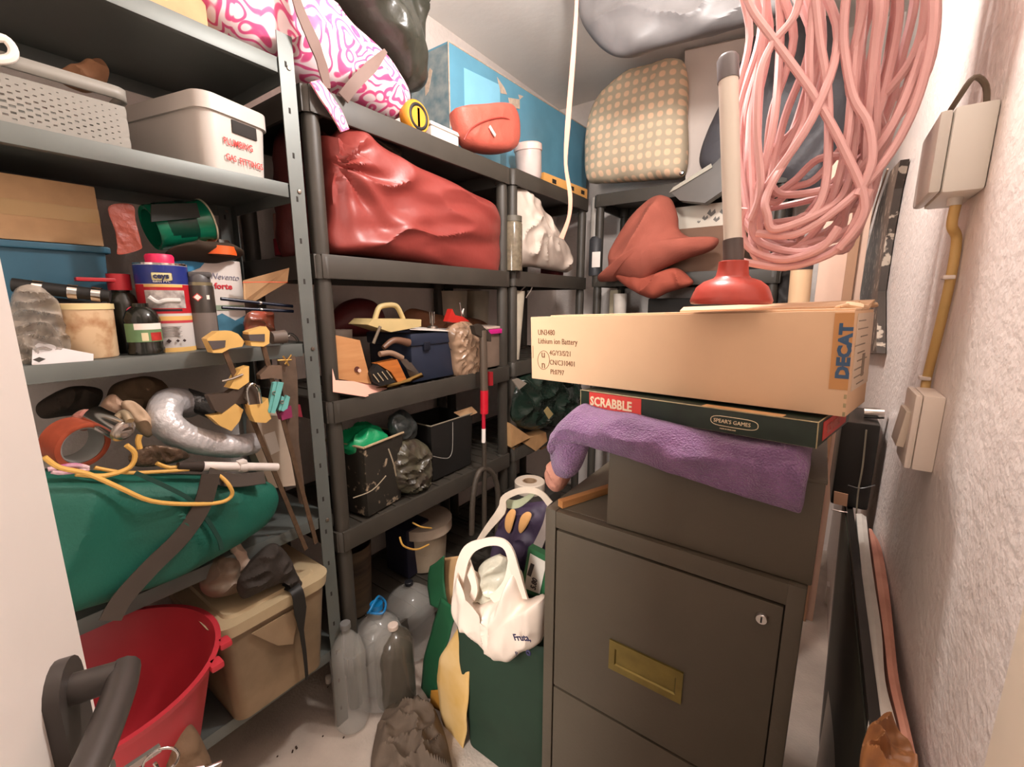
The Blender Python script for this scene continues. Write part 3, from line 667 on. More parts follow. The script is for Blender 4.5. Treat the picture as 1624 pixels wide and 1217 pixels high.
MB().tube(sk(-1.088, (395, 642), (392, 620), (400, 609), (410, 618), (414, 640)), .003, 8).build('chrome_band', CHROME, t)
t = T('iron_clamp', 'rusty iron bar clamp with brass wing nut hanging nearest the rack post', 'clamp', P(450, 580, X=-1.12))
MB().slab(sk(-1.11, (443, 571), (468, 565), (472, 600), (474, 700), (486, 800), (478, 800), (458, 690), (446, 600)), (-1, 0, 0), .012).build('bar', M((112, 94, 80), .5, .4, var=.15, vs=40), t, smooth=False)
MB().slab(sk(-1.10, (412, 595), (428, 580), (447, 580), (448, 602), (430, 600), (414, 602)), (-1, 0, 0), .02).build('jaw', M((126, 104, 88), .5, .4), t, smooth=False)
a, e = P(430, 536, X=-1.13), P(452, 534, X=-1.13); MB().cyl(a, e, .016, .017, 20).build('knob', M((104, 90, 80), .6, var=.1), t)
b = MB()
for a0, b0 in (((449, 565), (458, 580)), ((462, 563), (452, 578)), ((440, 572), (462, 571))): b.cyl(P(*a0, X=-1.10), P(*b0, X=-1.10), .0022)
b.build('wing_nut', M((200, 160, 90), .3, .8), t)
def peg(label, uv, uv2, mat):
    t = T('clothes_peg', label, 'clothes peg', P(*uv[0], X=-1.09), 'turquoise clothes pegs')
    MB().slab(sk(-1.092, *uv), (-1, 0, 0), .010).build('leg', mat, t, smooth=False); MB().slab(sk(-1.088, *uv2), (-1, 0, 0), .010).build('leg', mat, t, smooth=False)
    q = P((uv[0][0]+uv[2][0])/2, (uv[0][1]+uv[2][1])/2, X=-1.09); MB().torus(q, .004, .0012, (1, 0, 0)).build('spring', STEEL, t)
TQ = M((110, 178, 172), .4, var=.05)
peg('larger turquoise clothes peg clipped on the clamps', ((434, 607), (439, 606), (436, 640), (427, 656), (425, 652)), ((441, 606), (450, 607), (444, 632), (436, 656), (430, 655)), TQ)
peg('smaller turquoise clothes peg right of the larger one', ((447, 628), (451, 630), (448, 648), (444, 652), (442, 649)), ((455, 627), (460, 630), (456, 648), (449, 653), (446, 651)), TQ)
for i, (uv, x, lb) in enumerate(((((444, 655), (462, 644), (464, 662), (448, 667)), -1.10, 'magenta'),)):
    o = MB().slab(sk(x, *uv), (-1, 0, 0), .02).build('magenta_block', M((140, 46, 88), .5)); tag(o, 'small magenta plastic block between the hanging clamp bars', 'block')
o = MB().slab(sk(-1.14, (466, 642), (476, 642), (480, 662), (468, 660)), (-1, 0, 0), .02).build('dark_red_clip', M((140, 40, 56), .5)); tag(o, 'dark red clip on the iron clamp beside the post', 'clip')

# ------------------------------------------------------------ fourth metal shelf: green bag and jumble
z = MZ[3]
x = -1.12
GB = M((18, 92, 76), .62, var=.12, vs=5, bump=.15, bs=200)
t = T('green_holdall', 'dark green fabric holdall with brown straps bulging off the fourth metal shelf', 'bag', (-1.25, .2, z))
ol = sk(x, (-60, 790), (20, 752), (90, 748), (180, 752), (300, 756), (380, 758), (425, 765), (440, 782), (436, 806), (420, 828), (385, 852), (340, 880), (290, 905), (200, 940), (120, 965), (0, 1000), (-90, 1010), (-100, 880))
pillow('bag_body', ol, (1, 0, .1), .075, .20, GB, t, amp=.010, sc=5, p=5, center=P(170, 850, X=x))
SB = M((66, 56, 48), .8, var=.1)
band(sk(-1.03, (335, 752), (322, 800), (290, 850), (240, 900), (195, 950), (175, 985)), (1, 0, .2), .034, .004, 'strap', SB, t)
band(sk(-1.032, (215, 750), (270, 775), (310, 800), (345, 850), (352, 872)), (1, 0, .2), .008, .004, 'piping', M((20, 60, 50), .7), t)
band(sk(-1.05, (330, 752), (370, 762), (420, 757)), (1, 0, .6), .03, .005, 'strap', SB, t)
# foil duct
FO = M((206, 202, 202), .34, .3, var=.10, vs=30, bump=.5, bs=45)
t = T('foil_duct', 'curled silver foil flexible duct on the green bag', 'duct', P(320, 690, X=-1.2))
pts = [P(300, 640, X=-1.25), P(268, 640, X=-1.2), P(262, 668, X=-1.165), P(290, 692, X=-1.15), P(330, 703, X=-1.15), P(372, 708, X=-1.15), P(402, 703, X=-1.17)]
sp = spline(pts, 16); b = MB(); n = len(sp)
b.tube(sp, lambda f: .035+.0004*math.sin(f*n*1.6) - .008*f, 20, smooth=0); b.build('duct_tube', FO, t)
MB().tube([P(292, 632, X=-1.23), P(318, 640, X=-1.22), P(345, 652, X=-1.2)], .026, 16).build('dark_inner_hose', M((70, 68, 66), .3, .3, var=.15, vs=30, bump=.4), t)
# white pipe
t = T('white_pipe', 'short white plastic pipe with dark end lying on the green bag', 'pipe', P(380, 740, X=-1.05))
a, e = P(320, 740, X=-1.075), P(440, 741, X=-1.075); dr = (e-a).normalized()
MB().cyl(a, e, .0105, .0095, 18).build('pipe', M((226, 215, 208), .35), t)
MB().cyl(a+(e-a)*.45, a+(e-a)*.55, .0125, .0125, 18).box(a+(e-a)*.5+Vector((0, 0, .012)), (.02, .018, .008), .002).build('collar', M((226, 215, 208), .35), t)
MB().cyl(a-dr*.045, a+dr*.001, .009, .012, 14).build('dark_sleeve', M((50, 38, 30), .8), t)
# cables
YC = M((214, 166, 84), .5, var=.06)
t = T('yellow_cable', 'thick yellow cable looping over the green bag on the fourth metal shelf', 'cable', P(250, 760, X=-1.05))
b = MB(); b.tube(sk(-1.035, (70, 725), (95, 742), (140, 752))+sk(-1.03, (190, 774), (240, 795), (300, 800), (350, 797), (368, 785), (362, 768))+sk(-1.06, (345, 752), (335, 745)), .0042, 8)
b.tube(sk(-1.06, (120, 752), (165, 755), (205, 742), (214, 720), (200, 706)), .0045, 8)
b.tube(sk(-1.07, (150, 742), (200, 750), (260, 748), (300, 745)), .0035, 8).tube(sk(-1.09, (222, 712), (219, 700), (222, 690)), .005, 8).tube(sk(-1.08, (248, 735), (270, 742), (300, 738)), .004, 8)
b.build('cable', YC, t)
o = MB().tube(sk(-1.06, (76, 745), (95, 741), (120, 738), (140, 744), (100, 750), (82, 748)), .004, 8).build('pink_white_cord', M((206, 180, 180), .6, rgb2=(170, 80, 130), vs=60)); tag(o, 'pink and white twisted cord at the left end of the green bag', 'cord')
# copper tape coil
t = T('copper_coil', 'wide ring of copper-red tape standing on the left of the green bag', 'tape roll', P(130, 700, X=-1.12))
b = MB(); b.at(P(120, 702, X=-1.14), rz=.35, ry=.45)
b.lathe((0, 0, 0), [(.038, -.022), (.044, -.023), (.045, .022), (.038, .023), (.036, .022), (.036, -.022), (.038, -.022)], 36, (1, 0, .25)); b.build('tape_ring', M((190, 92, 66), .35, .3, var=.15, vs=30), t)
b = MB(); b.at(P(120, 702, X=-1.14), rz=.35, ry=.45); b.lathe((0, 0, 0), [(.0352, -.02), (.0352, .02), (.033, .02), (.033, -.02), (.0352, -.02)], 30, (1, 0, .25)); b.build('grey_lining', M((140, 140, 136), .5), t)
# chrome mixer
t = T('chrome_mixer', 'chrome shower mixer body with round valve end on the green bag', 'tap', P(170, 675, X=-1.12))
a, e = P(150, 660, X=-1.15), P(195, 683, X=-1.09)
MB().cyl(a, e, .021, .023, 24).build('valve_body', CHROME, t); dr = (e-a).normalized()
MB().lathe(e, [(0, 0), (.019, 0), (.018, .006), (.012, .010), (.012, .004), (0, .004)], 24, dr).box(e+dr*.006, (.004, .02, .005), .001).build('valve_end', M((190, 180, 172), .25, .8), t)
MB().tube([e-dr*.02+Vector((0, 0, .01)), P(196, 655, X=-1.1), P(206, 668, X=-1.08)], .007, 10).build('spout', M((200, 180, 150), .3, .6), t)
# beige fittings, bricks of plastic etc.
BE = M((186, 158, 130), .7, var=.12, bump=.2)
for nm, lb, uv, x, th, m_ in (('beige_bag', 'rumpled beige fabric bag at the back above the chrome mixer', ((170, 640), (180, 610), (230, 598), (262, 612), (268, 640), (240, 665), (190, 668)), -1.36, .06, M((120, 96, 74), .9, var=.1, bump=.3)),
                              ('beige_tube_fitting', 'beige plastic elbow fitting lying right of the chrome mixer', ((192, 640), (210, 636), (232, 655), (246, 680), (236, 694), (222, 686), (205, 664)), -1.17, .02, BE),
                              ('cream_bundle', 'small cream cloth bundle behind the chrome mixer', ((160, 645), (175, 626), (196, 640), (198, 656), (175, 662)), -1.22, .03, M((200, 165, 140), .8, bump=.3)),
                              ('striped_cloth', 'striped pinkish cloth folded above the copper tape ring', ((112, 662), (130, 650), (150, 654), (150, 676), (132, 684), (116, 676)), -1.17, .02, M((190, 150, 130), .8, kind='wood', rgb2=(150, 90, 80), vs=6)),
                              ('metal_bracket', 'grey metal bracket tangle in front of the foil duct', ((205, 722), (240, 706), (285, 712), (300, 726), (260, 738), (215, 740)), -1.11, .012, M((110, 90, 74), .35, .6, var=.25, vs=50, bump=.5)),
                              ('dark_rag', 'dark rag behind the left end of the cable jumble', ((60, 640), (110, 615), (160, 620), (150, 650), (100, 660), (66, 662)), -1.34, .06, M((56, 46, 38), .9, bump=.3))):
    o = pillow(nm, sk(x, *uv), (1, 0, .3), th, th, m_, None, amp=.005, sc=18, p=3); tag(o, lb, nm.split('_')[-1])
t = T('white_carton', 'white paper-wrapped carton behind the hanging clamp bars', 'carton', P(440, 700, X=-1.2))
MB().slab(sk(-1.17, (405, 668), (460, 655), (478, 735), (470, 770), (430, 775), (405, 720)), (-1, 0, 0), .05).build('carton', M((196, 176, 156), .6, var=.08), t, smooth=False)
MB().slab(sk(-1.168, (418, 690), (436, 684), (444, 715), (430, 722)), (-1, 0, 0), .001).build('paper_patch', WHITEP, t, smooth=False)

# ------------------------------------------------------------ bottom metal shelf: clear bin, basin and what lies on the lid
z = MZ[4]
BINM = M((164, 140, 112), .3, var=.22, vs=9, trans=.25, ior=1.2)
t = T('clear_storage_bin', 'large cloudy plastic storage bin with lid and black strap on bottom metal shelf', 'storage bin', (-1.28, .5, z))
x0, x1, y0, y1, zt = -1.50, -1.085, .325, .632, .585
rbox(MB(), x0+.02, x1-.012, y0+.015, y1-.015, z+.001, zt-.03, .03, .02).build('bin_body', BINM, t)
b = MB(); rbox(b, x0+.01, x1, y0, y1, zt-.032, zt, .045, .004); rbox(b, x0+.04, x1-.035, y0+.04, y1-.035, zt, zt+.008, .03, -.004); b.build('lid', M((186, 166, 132), .4, var=.06), t)
b = MB(); b.slab([(x1-.010, y0+.08, zt-.05), (x1-.010, y1-.10, zt-.05), (x1-.012, y1-.13, zt-.15), (x1-.014, y0+.14, zt-.13)], (1, 0, 0), .004); b.build('moulded_panel', M((150, 126, 98), .35, var=.1), t)
b = MB(); b.torus((x1-.013, y0+.17, zt-.10), .035, .004, (1, 0, 0), a0=1.2, a1=4.6); b.build('white_coil_inside', M((206, 182, 150), .4), t)
band([(x1-.05, .515, zt+.012), (x1+.006, .52, zt+.010), (x1+.012, .522, zt-.05), (x1+.004, .524, zt-.12), (x1-.004, .53, zt-.20), (x1-.010, .532, z+.01)], (1, 0, .2), [.03, .03, .034, .012, .010, .008], .003, 'black_strap', BLKD, t)
for nm, lb, uv, x, th, m_, ct in (('black_bag', 'crumpled black fabric bag lying on the lid of the cloudy bin', ((376, 925), (398, 888), (430, 862), (452, 875), (472, 915), (484, 938), (474, 950), (452, 925), (410, 940), (385, 950)), -1.12, .03, M((48, 40, 34), .8, bump=.3), 'bag'),
                              ('grey_bag', 'grey plastic carrier bundle on the cloudy bin beside the red basin', ((318, 925), (330, 893), (358, 880), (378, 892), (380, 935), (350, 948), (326, 944)), -1.17, .05, M((122, 104, 88), .5, var=.12, bump=.3, bs=25), 'bag'),
                              ('white_wrapper', 'small crumpled white wrapper tucked behind the black bag on the bin', ((366, 868), (376, 856), (390, 880), (398, 900), (380, 932), (370, 910)), -1.16, .02, M((205, 180, 160), .4, bump=.4, bs=30, var=.2), 'wrapper'),
                              ('plastic_scrap', 'torn pale plastic scrap at the back of the bin lid', ((420, 848), (438, 862), (442, 888), (425, 894), (434, 870)), -1.18, .015, M((190, 160, 140), .4, bump=.4), 'scrap')):
    o = pillow(nm, sk(x, *uv), (1, 0, .4), th, th, m_, None, amp=.008, sc=16, p=3); tag(o, lb, ct)
# red basin
bc = Vector((-1.145, .125, .30)); q = T('red_basin', 'large red plastic basin standing open at the left beside the cloudy bin', 'basin', bc)
RB = M((188, 52, 62), .42, var=.05); R0 = .222; HB = .30
b = MB(); b.at(bc, 0, .0, .0)
b.lathe((0, 0, 0), [(0, 0), (R0*.62, 0), (R0*.70, .04), (R0*.94, HB-.02), (R0, HB-.014), (R0*1.02, HB), (R0*.97, HB), (R0*.92, HB-.02), (R0*.67, .045), (R0*.60, .012), (0, .012)], 60, sx=1, sy=.98)
b.build('basin_body', RB, q)
b = MB(); b.at(bc)
for a0 in (.95,): 
    cx, cy = R0*1.02*math.cos(a0), R0*1.02*math.sin(a0)
    for da in (-.14, .14): b = MB().at(bc); b.box((R0*1.03*math.cos(a0+da), R0*1.03*math.sin(a0+da), HB-.008), (.03, .026, .016), .006); b.build('grip_lug', RB, q)
o = pillow('grey_sack', [P(u, v, X=-1.0) for u, v in ((262, 1180), (285, 1150), (305, 1150), (325, 1185), (335, 1230), (300, 1260), (250, 1250))], (1, 0, .2), .05, .06, M((124, 98, 74), .85, var=.12, bump=.3), None, amp=.008, sc=14)
tag(o, 'small brown-grey sack hanging below the rim of the red basin', 'sack')

# ------------------------------------------------------------ first black rack: red bag under the top shelf
z = BZ[1]+.006
x = -1.19
RBG = M((138, 58, 52), .40, var=.06, vs=4, bump=.12, bs=30)
t = T('red_plastic_bag', 'big red plastic bag gathered at its left end on the second black shelf', 'bag', (-1.25, 1.1, z))
ol = sk(x, (505, 215), (520, 235), (535, 206), (556, 206), (600, 236), (642, 262), (700, 285), (745, 308), (775, 325), (788, 350), (789, 400), (786, 428), (778, 441), (745, 438), (690, 426), (640, 414), (580, 405), (530, 402), (516, 385), (520, 340), (514, 300), (517, 270), (510, 245))
g0 = P(522, 268, X=x)
def rf(q):
    d = q-g0; r = d.length; a = math.atan2(d.z, d.y)
    return (.012*math.sin(a*9+1.3*noise.noise(q*6))+.003*math.sin(a*17))*max(0, 1-r/.42)
pillow('bag_body', ol, (1, 0, .05), .075, .16, RBG, t, amp=.014, sc=4.2, stretch=(1, .7, 1.5), p=4, fold=rf, center=P(660, 350, X=x), K=34, n=170)
o = MB().cyl(P(592, 218, X=-1.30), P(632, 246, X=-1.30), .017, .017, 18).build('glass_bottle', M((120, 120, 105), .1, trans=.6)); tag(o, 'dusty clear bottle lying behind the red plastic bag', 'bottle')
o = pillow('maroon_bag', sk(-1.42, (440, 300), (440, 210), (480, 190), (520, 200), (530, 300), (525, 400), (450, 410)), (1, 0, 0), .06, .06, M((104, 44, 40), .6, bump=.2)); tag(o, 'dark maroon bag at the back between metal rack and black rack', 'bag')

# ------------------------------------------------------------ third black shelf (tools)
z = BZ[2]+.006
o = pillow('maroon_helmet', sk(-1.45, (525, 530), (532, 492), (560, 474), (590, 478), (606, 500), (606, 530)), (1, 0, 0), .06, .06, M((96, 34, 34), .5), None, amp=.001, p=2); tag(o, 'round maroon bag at the back behind the cream float', 'bag')
o = pillow('tan_pouch', sk(-1.46, (640, 520), (650, 490), (700, 500), (770, 512), (780, 560), (700, 560)), (1, 0, 0), .05, .05, M((150, 100, 70), .7, bump=.3)); tag(o, 'tan leather pouch behind the navy toolbox', 'pouch')
t, c, r, h = can('white_cup', 'small white cup behind the orange-brown board', 'cup', 553, 562, 524, 34, -1.35, P(553, 562, X=-1.35).z, [(0, 0), (.85, 0), (1, 1), (.93, 1), (.8, .06), (0, .06)], mat=WHITE)
WD = M((198, 146, 98), .5, var=.1, kind='wood', rgb2=(178, 122, 76), vs=1.5)
t = T('wooden_board', 'orange-brown board with a round hole leaning on the third black shelf', 'board', P(555, 605, X=-1.15))
uv = ((524, 530), (571, 540), (589, 609), (527, 600))
MB().slab(sk(-1.155, *uv), (-1, 0, -.1), .012).build('board', WD, t, smooth=False)
MB().lathe(P(566, 586, X=-1.154), [(0, 0), (.009, 0), (.009, .0015), (0, .0015)], 20, (1, 0, 0)).build('hole', M((90, 44, 34), .7), t)
MB().lathe(P(570, 588, X=-1.150), [(0, 0), (.006, 0), (.006, .001), (0, .001)], 16, (1, 0, 0)).build('pale_chip', M((230, 190, 170), .7), t)
o = MB().slab([P(527, 585, X=-1.135), P(532, 604, X=-1.14), P(570, 606, X=-1.16), P(614, 617, X=-1.17), P(580, 630, X=-1.13), P(528, 622, X=-1.125)], (.2, 0, 1), .0015).build('pink_paper', M((232, 176, 156), .6, var=.03)); tag(o, 'sheet of pink paper lying at the left of the third black shelf', 'paper')
# cream float
t = T('plastering_float', 'cream plastic plastering float with arched handle on the tools pile', 'float', P(630, 510, X=-1.2))
FL = M((200, 176, 124), .45, var=.06)
MB().slab(sk(-1.16, (583, 515), (620, 527), (668, 518), (668, 507), (650, 506), (592, 506)), (-1, 0, 0), .10).build('blade', FL, t, smooth=False)
b = MB(); b.tube(sk(-1.20, (594, 508), (600, 490), (608, 485), (624, 484), (632, 490), (640, 508)), .009, 10); b.build('handle', FL, t)
# hole saw and red stapler
t = T('suction_lifter', 'round metal base with upright prongs on top of the navy toolbox', 'tool', P(682, 515, X=-1.25))
c = P(686, 521, X=-1.25); b = MB(); b.lathe(c, [(0, 0), (.022, 0), (.02, .008), (.006, .012), (.005, .05), (0, .05)], 20); b.build('base', STEEL, t)
b = MB(); 
for dy in (-.010, 0, .009): b.cyl(c+Vector((0, dy, .02)), c+Vector((0, dy*1.3, .065)), .0028)
b.build('prongs', STEEL, t)
t = T('red_trigger_tool', 'small red plastic tool with metal screw on top of the clear bag', 'tool', P(730, 505, X=-1.2))
MB().slab(sk(-1.18, (710, 510), (717, 490), (722, 500), (735, 503), (745, 510), (720, 512)), (-1, 0, 0), .025).build('body', M((190, 44, 36), .4), t, smooth=False)
MB().cyl(P(733, 505, X=-1.19), P(729, 480, X=-1.19), .0035).cyl(P(733, 498, X=-1.19), P(735, 490, X=-1.19), .006).build('screw', CHROME, t)
o = MB().slab([P(650, 523, X=-1.16), P(655, 519, X=-1.3), P(738, 524, X=-1.3), P(735, 527, X=-1.16)], (0, 0, 1), .002).build('white_strip', WHITEP); tag(o, 'thin white strip lying across the navy toolbox lid', 'strip')
# navy toolbox
x = -1.17
t = T('navy_toolbox', 'navy blue plastic toolbox with lid seam on the third black shelf', 'toolbox', P(690, 600, X=-1.2))
ya, yb = Yat(651, 560, x), Yat(722, 560, x); zt = P(665, 528, X=x).z
b = MB(); b.box((x-.12, (ya+yb)/2, (z+zt-.045)/2+.001), (.235, yb-ya-.012, zt-.047-z), .006); b.build('case', M((38, 44, 60), .4, var=.05), t)
b = MB(); b.box((x-.12, (ya+yb)/2, zt-.024), (.25, yb-ya, .044), .008); b.build('lid', M((38, 44, 60), .4, var=.05), t)
b = MB(); b.box((x+.004, ya+.075, zt-.05), (.008, .03, .03), .002); b.build('latch', M((24, 28, 40), .4), t)
# trowels & plane
t = T('hand_plane', 'hand plane with orange wooden body and ribbed sole leaning on the toolbox', 'plane', P(620, 600, X=-1.15))
MB().slab(sk(-1.145, (598, 577), (630, 570), (645, 602), (632, 608), (620, 590)), (-1, 0, 0), .03).build('wooden_body', M((196, 116, 52), .45, kind='wood', rgb2=(160, 90, 40), vs=3), t, smooth=False)
MB().slab(sk(-1.14, (588, 592), (598, 578), (614, 590), (628, 606), (605, 612), (592, 606)), (-1, 0, 0), .02).build('sole', BLKD, t, smooth=False)
b = MB()
for k in range(4): b.cyl(P(592+k*7, 594-k*2, X=-1.137), P(601+k*7, 606-k*2, X=-1.137), .0016)
b.build('ribs', M((190, 170, 140), .4), t)
for lb, hu, bl in (('upper of two trowels with brown wooden handle', ((608, 552), (625, 540), (648, 544)), ((640, 575), (652, 575), (667, 595), (650, 598))), ('lower of two trowels with pale wooden handle', ((602, 562), (620, 560), (638, 568)), ((632, 568), (645, 570), (666, 594), (645, 585)))):
    t = T('trowel', lb, 'trowel', P(*hu[0], X=-1.15), 'trowels beside the toolbox')
    up = 'upper' in lb; xx = -1.16 if up else -1.145
    MB().tube(sk(xx, *hu), (lambda f: .008+.006*f) if up else .009, 12).build('handle', M((110, 78, 60), .4, var=.1) if up else M((150, 120, 98), .45), t)
    MB().slab(sk(xx, *bl), (-1, 0, 0), .002).build('blade', STEEL, t, smooth=False)
    if up: MB().lathe(P(648, 544, X=xx), [(0, 0), (.009, 0), (.006, .006), (0, .008)], 14, (.6, .8, 0)).build('end_cap', CHROME, t)
o = MB().tube(sk(-1.14, (603, 518), (598, 530), (592, 545)), .005, 10).build('grey_rod', M((110, 96, 80), .5)); tag(o, 'short grey rod leaning under the cream float', 'rod')
o = MB().slab(sk(-1.142, (636, 606), (668, 592), (672, 598), (630, 614), (596, 616)), (0, 0, 1), .002).build('flat_scraper', M((176, 140, 80), .4, .4)); tag(o, 'flat brass-coloured scraper lying along the shelf edge below the trowels', 'scraper')
# clear bag and pink clip box
CLB = M((196, 160, 130), .2, var=.2, vs=20, alpha=.6, bump=.4, bs=30)
o = pillow('clear_bag', sk(-1.16, (712, 525), (725, 512), (745, 512), (757, 535), (758, 590), (744, 602), (724, 596), (718, 560)), (1, 0, 0), .03, .06, CLB, None, amp=.005, sc=26); tag(o, 'clear plastic bag with brown contents right of the navy toolbox', 'plastic bag')
x = -1.16; ya, yb = Yat(773, 560, x), Yat(805, 560, x)
t = T('clip_lid_box', 'clear plastic box with magenta clip beside the vacuum pole', 'box', (x-.07, (ya+yb)/2, z)); zt = P(790, 518, X=x).z
MB().box((x-.07, (ya+yb)/2, (z+zt)/2), (.13, yb-ya-.01, zt-z-.01), .004).build('box_body', M((150, 128, 112), .3, trans=.3), t)
MB().box((x-.07, (ya+yb)/2, zt-.004), (.14, yb-ya, .010), .003).build('lid', M((190, 170, 155), .3), t)
MB().box((x+.004, (ya+yb)/2+.0, zt-.020), (.008, yb-ya-.02, .02), .002).build('clip', M((206, 40, 130), .35), t)
# white tall buckets at back
for u, vb, vt, wp, x, lb in ((735, 560, 462, 58, -1.47, 'left'), (772, 560, 462, 40, -1.50, 'right')):
    t, c, r, h = can('white_bucket', lb+' one of two tall white buckets behind the vacuum pole', 'bucket', u, vb, vt, wp, x, z, [(0, 0), (.8, 0), (1, 1), (.95, 1), (.76, .03), (0, .03)], mat=M((214, 200, 176), .5), grp='white buckets at the back')

# ------------------------------------------------------------ fourth black shelf
z = BZ[3]+.006
SPL = M((46, 42, 36), .5, rgb2=(170, 150, 125), vs=26, thr=(.34, .40))
t = T('splattered_bucket', 'square black bucket splattered with plaster, green plastic inside', 'bucket', P(580, 790, X=-1.2))
c = P(583, 745, X=-1.245); zt = P(583, 706, X=-1.16).z
b = MB(); b.at((c.x, c.y, z), rz=.15); rim_box(b, (0, 0, .001), (.17, .185, zt-z), .004, taper=.86); b.build('bucket_body', SPL, t, smooth=False)
b = MB(); b.at((c.x, c.y, 0), rz=.15); r4 = [(-.087, -.094, zt), (.087, -.094, zt), (.087, .094, zt), (-.087, .094, zt)]
for i in range(4): b.tube([r4[i], r4[(i+1) % 4]], .004, 6, smooth=0)
b.build('rim', M((190, 165, 130), .7, var=.15, vs=50), t)
b = MB(); b.tube([P(616, 712, X=-1.13), P(624, 735, X=-1.12), P(628, 755, X=-1.13)], .0022, 6).tube([P(560, 790, X=-1.13), P(590, 778, X=-1.12), P(612, 755, X=-1.12)], .0018, 6); b.build('wire_handle', M((190, 175, 150), .4, .4), t)
o = pillow('green_plastic', [(c.x-.07, c.y-.085, zt-.01), (c.x+.06, c.y-.09, zt-.01), (c.x+.075, c.y+.03, zt-.005), (c.x+.02, c.y+.06, zt-.01), (c.x-.07, c.y+.05, zt-.005)], (0, 0, 1), .035, .02, M((22, 160, 100), .4, var=.1, bump=.3), None, amp=.012, sc=12, p=3); tag(o, 'crumpled bright green plastic stuffed in the splattered black bucket', 'plastic')
GBG = M((96, 92, 72), .3, var=.25, vs=24, rgb2=(70, 60, 52), trans=.15, bump=.4, bs=30)
t = T('tied_sack', 'tied translucent sack of green-grey lumps beside the splattered bucket', 'sack', P(650, 780, X=-1.2))
pillow('sack_body', sk(-1.2, (622, 712), (640, 695), (664, 698), (678, 715), (678, 750), (674, 776), (652, 784), (626, 776), (618, 745)), (1, 0, 0), .05, .06, GBG, t, amp=.010, sc=20)
pillow('sack_neck', sk(-1.2, (620, 690), (622, 660), (640, 650), (656, 668), (660, 690), (645, 700)), (1, 0, 0), .03, .03, M((60, 64, 62), .3, trans=.2, bump=.4), t, amp=.008, sc=20)
x = -1.19; ya, yb = Yat(684, 700, x), Yat(750, 700, x); zt = P(720, 665, X=x).z
t = T('black_crate', 'black plastic crate with white wire handle on the fourth black shelf', 'crate', (x-.1, (ya+yb)/2, z))
b = MB(); rim_box(b, (x-.1, (ya+yb)/2, z+.001), (.2, yb-ya, zt-z), .004, taper=.93); b.build('crate_body', BLKD, t, smooth=False)
b = MB(); b.tube([(x-.2, ya, zt), (x, ya, zt), (x, yb, zt)], .003, 6, smooth=0); b.build('rim', M((150, 140, 120), .5), t)
b = MB(); b.tube(sk(x+.012, (687, 724), (702, 727), (712, 726), (717, 716), (718, 695), (718, 670)), .0016, 6); b.build('wire_handle', M((200, 195, 185), .3, .5), t)
o = MB().slab([P(720, 655, X=-1.22), P(748, 646, X=-1.20), P(757, 655, X=-1.18), P(735, 664, X=-1.20)], (0, 0, 1), .003).build('cardboard_scrap', CARD); tag(o, 'small cardboard scrap poking out of the black crate', 'cardboard')

# ------------------------------------------------------------ base of black rack and floor things
z = BZ[4]+.006
t, c, r, h = can('white_lidded_bucket', 'white bucket with wide lid at the bottom of the first black rack', 'bucket', 702, 960, 832, 84, -1.24, .206, [(0, 0), (.82, 0), (.94, .9), (0, .9)], mat=M((190, 170, 145), .45))
ringp(t, c, r, h, .80, 1.0, 1.12, M((204, 184, 162), .4), 'lid', cap=True)
o = MB().tube([P(654, 829, X=-1.16), P(668, 836, X=-1.14), P(684, 838, X=-1.14)], .003).tube([P(634, 852, X=-1.10), P(640, 866, X=-1.09), P(660, 872, X=-1.09), P(680, 864, X=-1.09)], .0032, 8).build('cord', M((206, 158, 76), .5)); tag(o, 'short loop of yellow cord hanging under the fourth black shelf', 'cord')
t, c, r, h = can('dripped_bucket', 'tall bucket covered with pale paint drips behind the clear bottles', 'bucket', 578, 1000, 872, 74, -1.27, .206, [(0, 0), (.85, 0), (1, 1), (.95, 1), (.8, .05), (0, .05)], mat=M((96, 78, 58), .6, kind='wood', rgb2=(50, 38, 28), vs=1.2))
o = MB().box((-1.38, 1.16, .206+.11), (.14, .13, .22), .006).build('navy_box', M((34, 32, 50), .7)); tag(o, 'navy box on the base shelf left of the lidded white bucket', 'box')
def bottle(label, u, vb, vt, wp, z, mat, capm, cap_r, name='plastic_bottle', ribs=True, x=None, grp='plastic bottles on the floor', neck=.3):
    c = P(u, vb, Z=z) if x is None else Vector((x, Yat(u, vb, x), z))
    r = size_of(wp, u, c); top = None
    dist = math.hypot(c.x, c.y); ang = P(u, vt, X=c.x); h = ang.z-z
    t = T(name, label, 'bottle', c, grp)
    pr = [(0, .004), (r*.8, 0), (r, .02)]
    nr = 7
    body = h*(1-neck)
    for k in range(nr): pr += [(r*(1 if k % 2 == 0 else (.955 if ribs else 1)), .02+(body-.02)*(k+.5)/nr)]
    pr += [(r*.98, body), (r*.8, body+(h-body)*.35), (r*.45, body+(h-body)*.62), (cap_r*.85, body+(h-body)*.72), (cap_r*.85, h*.985), (0, h*.985)]
    MB().lathe(c, pr, 26).build('body', mat, t)
    if capm: MB().lathe(c, [(0, h*.955), (cap_r, h*.955), (cap_r, h*1.0), (cap_r*.9, h*1.005), (0, h*1.005)], 20).build('cap', capm, t)
    return t, c, r, h
WB = PETL
WB2 = M((90, 82, 70), .12, var=.1, trans=.6, ior=1.15)
bottle('clear ribbed water bottle standing frontmost beside the cloudy bin', 560, 1146, 980, 56, 0, WB, M((120, 118, 116), .4), .016)
t, c, r, h = bottle('large clear bottle with blue handle cap behind the front bottles', 606, 1100, 958, 80, 0, PETL, None, .02, x=-1.12)
b = MB(); cc = c+Vector((0, 0, h*.99)); b.lathe(cc, [(0, 0), (.021, 0), (.021, .02), (0, .02)], 20); b.build('cap', M((20, 120, 180), .35), t)
